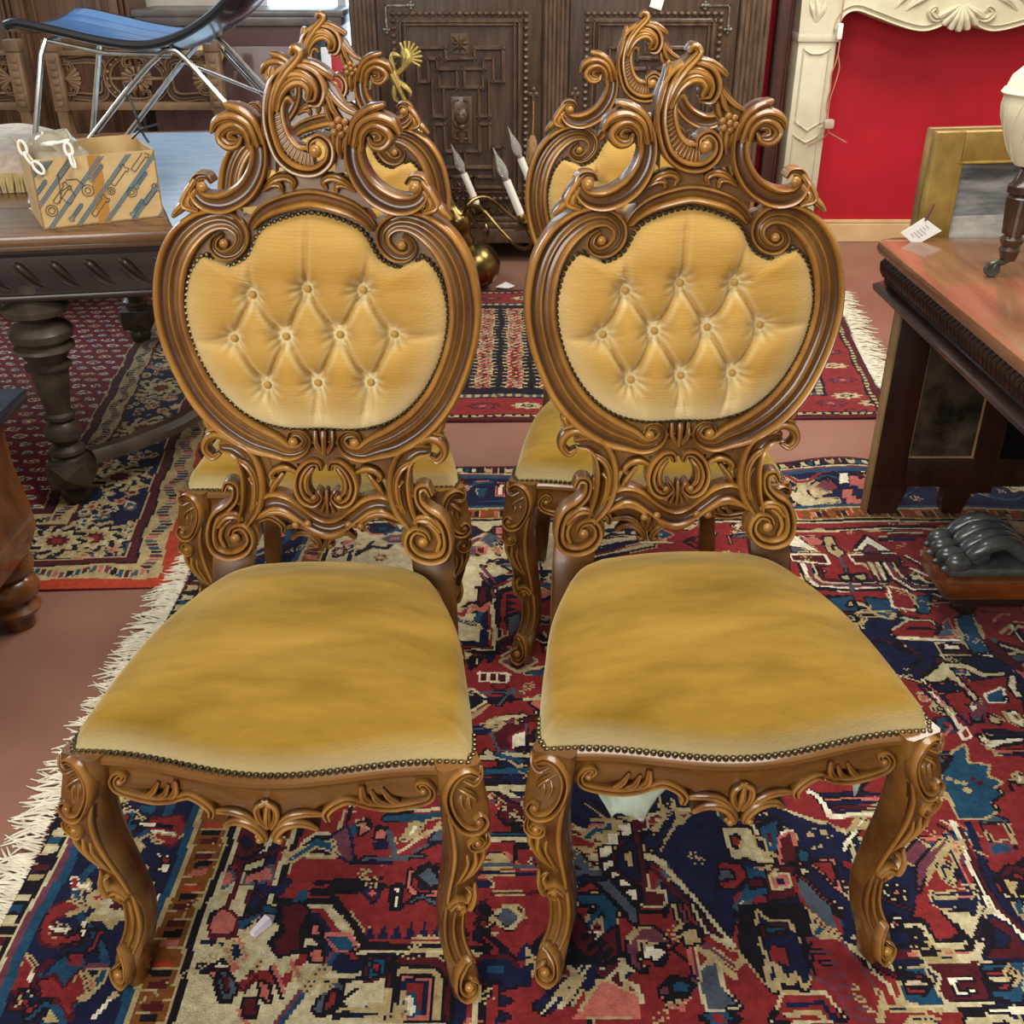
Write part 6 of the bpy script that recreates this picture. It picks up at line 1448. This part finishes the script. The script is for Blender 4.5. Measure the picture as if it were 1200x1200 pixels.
# ---- chest leg at the far left foreground
lcb = tag(empty('turned_foot_chest', (-1.45, 1.76, 0)), 'brown wooden chest on turned bun feet cut off at the left edge', 'chest')
M_CHB = mat('warm_brown_wood', '7a4a22', '54300f', rough=0.3, scale=6, stretch=(3, 3, .8), coat=0.4)
def lq(mb, name, m=M_CHB, **k): mb.v = [(x + 1.45, y - 1.76, z) for x, y, z in mb.v]; return mb.build(name, m, lcb, **k)
g = MB(); g.loft([[(x - dx2, y, z) for x, y in ((-1.9, 1.4), (-1.075 + o_, 1.4), (-1.075 + o_, 2.07), (-1.125 + o_, 2.12), (-1.9, 2.12))] for z, o_, dx2 in ((.17, -.075, 0), (.20, -.03, 0), (.27, .0, 0), (.33, -.005, 0), (.42, -.02, 0), (.54, -.02, 0))]); lq(g, 'body', angle=30)
lq(MB().box((-1.95, 1.36, .545), (-1.055, 2.13, .575), .005), 'top', mat('blue_black_top', '1d2a3a', '16202c', rough=0.25, coat=0.4))
for x, y in ((-1.165, 2.06), (-1.8, 2.06), (-1.165, 1.48), (-1.8, 1.48)):
    g = MB(); g.lathe([(.0, 0), (.032, 0), (.034, .025), (.03, .035), (.052, .045), (.056, .055), (.045, .068), (.04, .075), (.058, .09), (.062, .11), (.055, .13), (.045, .138), (.056, .15), (.062, .17), (.056, .19), (.04, .20)], 22, (x, y, 0)); lq(g, 'bun_foot')
# ================================================================== RIGHT SIDE
M_DESK = mat('polished_desk', '835c40', '6a452e', rough=0.2, scale=4, stretch=(4, .6, 3), coat=0.5)
M_DESKD = mat('ebonised_desk', '2b1c18', '1b110f', rough=0.3, scale=8, coat=0.35)
dk = tag(empty('desk', (1.55, 2.0, 0)), 'polished wooden table with dark gadrooned edge at the right', 'table')
def dd(mb, name, m, **k): mb.v = [(x - 1.55, y - 2.0, z) for x, y, z in mb.v]; return mb.build(name, m, dk, **k)
def rrect(x0, x1, y0, y1, r_):
    P = []
    for cx_, cy_, a0 in ((x0 + r_, y0 + r_, PI), (x1 - r_, y0 + r_, 1.5 * PI), (x1 - r_, y1 - r_, 0), (x0 + r_, y1 - r_, PI / 2)):
        for k in range(6): a = a0 + k * PI / 10; P.append((cx_ + r_ * math.cos(a), cy_ + r_ * math.sin(a)))
    return P
DX0, DX1, DY0, DY1 = .925, 2.2, 1.30, 2.70
g = MB(); g.loft([[(x, y, z) for x, y in rrect(DX0 + o_, DX1 - o_, DY0 + o_, DY1 - o_, .05)] for o_, z in ((.012, .728), (.003, .733), (0, .745), (.004, .757), (.014, .762))]); dd(g, 'top', M_DESK)
g = MB(); g.box((DX0 + .035, DY0 + .035, .655), (DX1 - .035, DY1 - .035, .73)); g.loft([[(x, y, z) for x, y in rrect(DX0 + o_, DX1 - o_, DY0 + o_, DY1 - o_, .03)] for o_, z in ((.02, .628), (.01, .634), (.008, .645), (.018, .652), (.03, .656))]); fr_ = dd(g, 'frieze', M_DESKD)
n = 62
base = MB()
base.tube([(0, 0, 0), (.006, .004, .018), (.010, .008, .036), (.006, .014, .05)], [.006, .0105, .0105, .005], 8); me_g = None
for k in range(n):
    y = DY1 - .05 - k * .0215
    if y < DY0 + .05: break
    if me_g is None:
        base.v = [(x, y_, z) for x, y_, z in base.v]; o = base.build('gadroon', M_DESKD, fr_); me_g = o.data
    else:
        o = bpy.data.objects.new('gadroon', me_g); col.objects.link(o); o.parent = fr_
    o.location = (DX0 + .030 - 1.55, y - 2.0, .672); o.rotation_euler = (0, 0, PI)
for k in range(54):
    o = bpy.data.objects.new('gadroon', me_g); col.objects.link(o); o.parent = fr_
    o.location = (DX0 + .05 + k * .0215 - 1.55, DY1 - .03 - 2.0, .672); o.rotation_euler = (0, 0, PI / 2)
for x, y in ((DX1 - .12, DY0 + .12), (DX1 - .12, DY1 - .12)):
    dd(MB().lathe([(.03, 0), (.04, .05), (.03, .1), (.05, .3), (.035, .5), (.05, .655)], 16, (x, y, 0)), 'leg', M_DESKD)
dd(MB().box((1.75, 1.4, .05), (1.80, 2.6, .655), .006), 'end_panel', M_DESKD)
dd(MB().box((1.60, 1.35, .05), (1.66, 1.41, .655), .006), 'leg', M_DESKD)
# ---- framed screen leaning under the desk
sc = tag(empty('picture_screen', (1.3, 2.61, .009)), 'dark wooden screen with a faded picture panel standing under the right table', 'screen')
M_SCR = mat('dark_mahogany', '3c2118', '29150f', rough=0.35, scale=6, stretch=(3, 3, .5), coat=0.25)
def sq(mb, name, m=M_SCR, **k): mb.v = [(x - 1.3, y - 2.61, z) for x, y, z in mb.v]; return mb.build(name, m, sc, **k)
YS = 2.60
for x0, x1 in ((1.0, 1.09), (1.27, 1.34), (1.52, 1.60)): sq(MB().box((x0, YS, .06), (x1, YS + .03, .605), .004), 'stile')
sq(MB().box((1.09, YS + .002, .08), (1.52, YS + .028, .165), .003), 'bottom_rail'); sq(MB().box((1.09, YS + .002, .52), (1.52, YS + .028, .605), .003), 'top_rail')
for x0, x1 in ((1.0, 1.10), (1.205, 1.285), (1.50, 1.60)):
    sq(MB().prism([(x0 + .008, 0.0), (x1 - .02, 0.0), (x1 - .012, .03), (x1, .07), (x1, .085), (x0, .085), (x0, .03)], lambda x, z: (x, YS - .003, z), lambda x, z: (x, YS + .032, z)), 'foot', smooth=False)
sq(MB().box((.992, YS - .006, .0), (1.0, YS + .034, .607), .002), 'gilt_edge', mat('worn_gilt', 'a98a5a', '8a6c40', rough=0.5))
sq(MB().box((1.086, YS + .012, .16), (1.274, YS + .018, .53)), 'picture', mat('faded_picture', '1d1a14', '6a5a48', rough=0.35, scale=9, detail=6, ramp=(.4, .75)), smooth=False)
sq(MB().box((1.336, YS + .012, .16), (1.524, YS + .018, .53)), 'dark_pane', mat('dark_pane', '0c0a0a', rough=0.3), smooth=False)
g = MB(); ridge(g, [(1.092, .168), (1.268, .168), (1.268, .52), (1.092, .52)], YS + .012, .006, .006, True); sq(g, 'picture_slip', MATS['worn_gilt'])
# ---- carved paw foot
pw = tag(empty('paw_foot_base', (1.2, 2.12, .004)), 'carved black lion paw on a walnut base at the right edge of the rug', 'furniture foot')
M_PAW = mat('ebonised_carving', '4a4d4b', '303332', rough=0.3, scale=20, coat=0.4)
M_PAWB = mat('burr_walnut', '7d4012', '4d2409', rough=0.28, scale=9, stretch=(1, 1, 3), coat=0.4, detail=6)
def pq_(mb, name, m, **k): mb.v = [(x - 1.2, y - 2.12, z) for x, y, z in mb.v]; return mb.build(name, m, pw, **k)
g = MB()
for i, y in enumerate((2.05, 2.085, 2.125, 2.165)):
    g.ball((1.01 + .008 * abs(i - 1.5), y, .175), .026, 14, 10, sc=(1.25, .75, .85)); g.ball((1.055 + .006 * abs(i - 1.5), y, .195), .026, 14, 10, sc=(1.0, .7, 1.0))
    g.tube(cr([(1.04, y, .19), (1.085, y, .222), (1.13, y + (2.1 - y) * .2, .22), (1.19, y + (2.1 - y) * .3, .18), (1.27, y + (2.1 - y) * .3, .165), (1.5, y, .155)], 4), [.014] + [.019] * 19 + [.016], 10)
    g.ball((.985 + .008 * abs(i - 1.5), y, .158), .010, 8, 6, sc=(1.6, .6, .9))
g.box((1.0, 2.04, .138), (1.5, 2.18, .165), .012); pq_(g, 'paw', M_PAW)
pq_(MB().box((.995, 2.03, .082), (1.6, 2.20, .14), .012), 'base_block', M_PAWB)
pq_(MB().box((1.03, 2.05, .05), (1.6, 2.18, .085), .008), 'underframe', M_DESKD)
for x in (1.09, 1.5): pq_(MB().lathe([(.0, .008), (.026, .008), (.03, .03), (.022, .055)], 14, (x, 2.11, 0)), 'caster', M_DESKD)
# ---- gold picture frame leaning behind the desk
gf = tag(empty('gilt_picture', (1.33, 2.76, .012), math.radians(8)), 'wide gold framed grey landscape picture standing behind the right table', 'picture')
M_GOLD = mat('dull_gold', 'a88a46', '7d6430', rough=0.45, scale=9, metal=0.45, bump=0.1, detail=7)
for a, b2 in (((-.28, 0, .3), (-.205, .028, 1.0)), ((.205, 0, .3), (.28, .028, 1.0)), ((-.205, 0, .925), (.205, .028, 1.0)), ((-.205, 0, .3), (.205, .028, .375))): MB().box(a, b2, .004).build('frame_rail', M_GOLD, gf)
MB().box((-.285, .03, .295), (.285, .052, 1.005), .004).build('backing', mat('dark_gilt_back', '8a6c3a', '5b4220', rough=0.5), gf)
g = MB(); ridge(g, [(-.205, .375), (-.205, .925), (.205, .925), (.205, .375)], .002, .008, .008, True); g.build('slip', M_GOLD, gf)
MB().box((-.207, .010, .373), (.207, .016, .927)).build('canvas', mat('grey_landscape', '4a4a4c', 'a8a8a6', rough=0.5, scale=7, stretch=(.6, 1, 3), ramp=(.4, .7)), gf, smooth=False)
MB().box((-.207, .0085, .373), (.207, .0125, .79)).build('snow_band', mat('snow_paint', 'c4bdb0', '8a8a88', rough=0.6, scale=11, stretch=(1, 1, 2)), gf, smooth=False)
for x in (-.2, .2): MB().box((x - .02, .0, 0), (x + .02, .05, .3), .004).build('easel_leg', M_DESKD, gf)
# price tag tied to the frame
tg = tag(empty('price_tag', (1.02, 2.64, .795)), 'white printed price tag on a dark ribbon at the corner of the right table', 'tag')
pt = MB(); pts = [(-.047, -.01), (.005, .027), (.055, -.005), (-.005, -.042)]
pt.prism(pts, lambda x, z: (x, .0, z), lambda x, z: (x, .0015, z)); pt.build('card', MATS['white_card'], tg, smooth=False)
ln = MB(); random.seed(3)
for k in range(6):
    s_ = -.018 + k * .0075; a = Vector((-.012 + s_ * .9, -.0008, .004 - .0 + s_ * .55)); d = Vector((.018, 0, -.014)) if k in (1, 2, 3) else Vector((.010, 0, -.008)); n_ = Vector((.0005, 0, .0007))
    c0 = a + Vector((.006, 0, -.006)); ln.add([tuple(c0 + n_), tuple(c0 + d + n_), tuple(c0 + d - n_), tuple(c0 - n_)], [(0, 1, 2, 3)])
tag(ln.build('printed_lines', mat('grey_print', '9a9a98', rough=0.7), tg, smooth=False), kind='stuff')
MB().tube([(.008, 0, .02), (.016, .004, .034), (.03, .02, .055)], .003, 6).build('ribbon', mat('dark_red_ribbon', '4d0f18', rough=0.6), tg)
# ---- cream bulb on a turned leg with caster
ur = tag(empty('caster_leg_stand', (1.108, 2.33, .762)), 'cream ribbed bowl on a turned dark leg with caster, standing on the right table', 'stand')
M_CREAM = mat('cream_cloth', 'ddd6bb', 'cfc6a6', rough=0.6, scale=14, bump=0.05)
MB().lathe([(.0, .24), (.03, .243), (.042, .26), (.062, .30), (.076, .34), (.08, .365), (.078, .385), (.0, .385)], 32).build('bowl', M_CREAM, ur)
g = MB(); g.lathe([(.081, .382), (.086, .388), (.081, .396), (.07, .395)], 32); g.build('piping', M_CREAM, ur)
MB().lathe([(.079, .392), (.07, .42), (.05, .44), (.02, .45), (.0, .452)], 32).build('dome', M_CREAM, ur)
for k in range(14):
    a0 = k * 2 * PI / 14; P = []
    for t in np.linspace(0, 1, 8):
        z = .25 + t * .13; r_ = float(np.interp(z, [.243, .26, .30, .34, .365, .385], [.03, .042, .062, .076, .08, .078])); a = a0 + t * .7; P.append((r_ * math.cos(a), r_ * math.sin(a), z))
    MB().tube(P, .0022, 5).build('rib', M_CREAM, ur)
MB().lathe([(.0, .038), (.016, .038), (.019, .05), (.024, .062), (.019, .07), (.024, .078), (.026, .086), (.019, .092), (.026, .14), (.031, .175), (.027, .18), (.033, .186), (.033, .20), (.026, .207), (.02, .222), (.016, .235), (.024, .24), (.024, .247), (.0, .248)], 24).build('turned_leg', mat('turned_dark_wood', '4a3426', '2c1c14', rough=0.3, scale=12, coat=0.4), ur)
for k in range(8): a = k * PI / 4; MB().tube([(.022 * math.cos(a), .022 * math.sin(a), .098), (.029 * math.cos(a), .029 * math.sin(a), .168)], .004, 6).build('flute', MATS['turned_dark_wood'], ur)
cst = MB(); cst.tube(cr([(.0, 0, .04), (-.012, 0, .034), (-.026, 0, .03), (-.03, 0, .02)], 4), .009, 8); cst.build('caster_fork', mat('tarnished_brass', '6d7468', '4c4a3c', rough=0.4, metal=0.8, scale=40), ur)
MB().lathe([(.0, -.008), (.016, -.008), (.0175, -.004), (.0175, .004), (.016, .008), (.0, .008)], 18, c=(-.03, 0, .018), M=Matrix.Rotation(PI / 2, 4, 'X')).build('caster_wheel', MATS['tarnished_brass'], ur)

# ================================================================== SMALL THINGS
# torn lining hanging under the seat of the front right chair
M_LIN = mat('pale_lining', 'a9b5a2', '8f9c8a', rough=0.95, scale=20, sheen=0.3)
def lining(x, y, w_, h_, dep, seed):
    g = MB(); n1, n2 = 14, 9; vs = []
    for i in range(n1 + 1):
        for j in range(n2 + 1):
            t = i / n1; q = j / n2; edge = h_ * (.35 + .65 * math.sin(PI * min(1, t * 1.1)) ** .7 * (1 + .22 * math.sin(t * 13 + seed) + .1 * math.sin(t * 37)))
            vs.append((x - w_ / 2 + w_ * t + .01 * math.sin(q * 5 + seed), y + .02 * math.sin(t * 5 + q * 3) - dep * q, .40 - edge * q))
    f = [(i * (n2 + 1) + j, (i + 1) * (n2 + 1) + j, (i + 1) * (n2 + 1) + j + 1, i * (n2 + 1) + j + 1) for i in range(n1) for j in range(n2)]
    g.add(vs, f); return g
fr_chair = chairs[1]
for k, (x, y, w_, h_) in enumerate(((-.125, .04, .13, .105), (.19, .06, .05, .085))):
    o = lining(x, y, w_, h_, .02, k * 3).build('torn_lining', M_LIN, fr_chair); m_ = o.modifiers.new('thickness', 'SOLIDIFY'); m_.thickness = .003; o['label'] = 'torn pale green lining'
# glinting crystal on the rug
g = MB(); Mx = Matrix.Rotation(.95, 4, 'Z')
g.loft([[tuple(Mx @ Vector(p)) for p in ring] for ring in ([(-.022, -.006, 0), (-.022, .006, 0), (-.022, .004, .009), (-.022, -.004, .009)], [(.012, -.009, 0), (.012, .009, 0), (.012, .006, .014), (.012, -.006, .014)], [(.026, -.001, 0), (.026, .001, 0), (.026, .001, .003), (.026, -.001, .003)])])
tag(g.build('crystal_drop', mat('clear_crystal', 'efe6f2', rough=0.1, trans=0.3), loc=(-.408, 1.183, .010), smooth=False), 'small clear crystal drop lying on the rug under the front left chair', 'crystal')
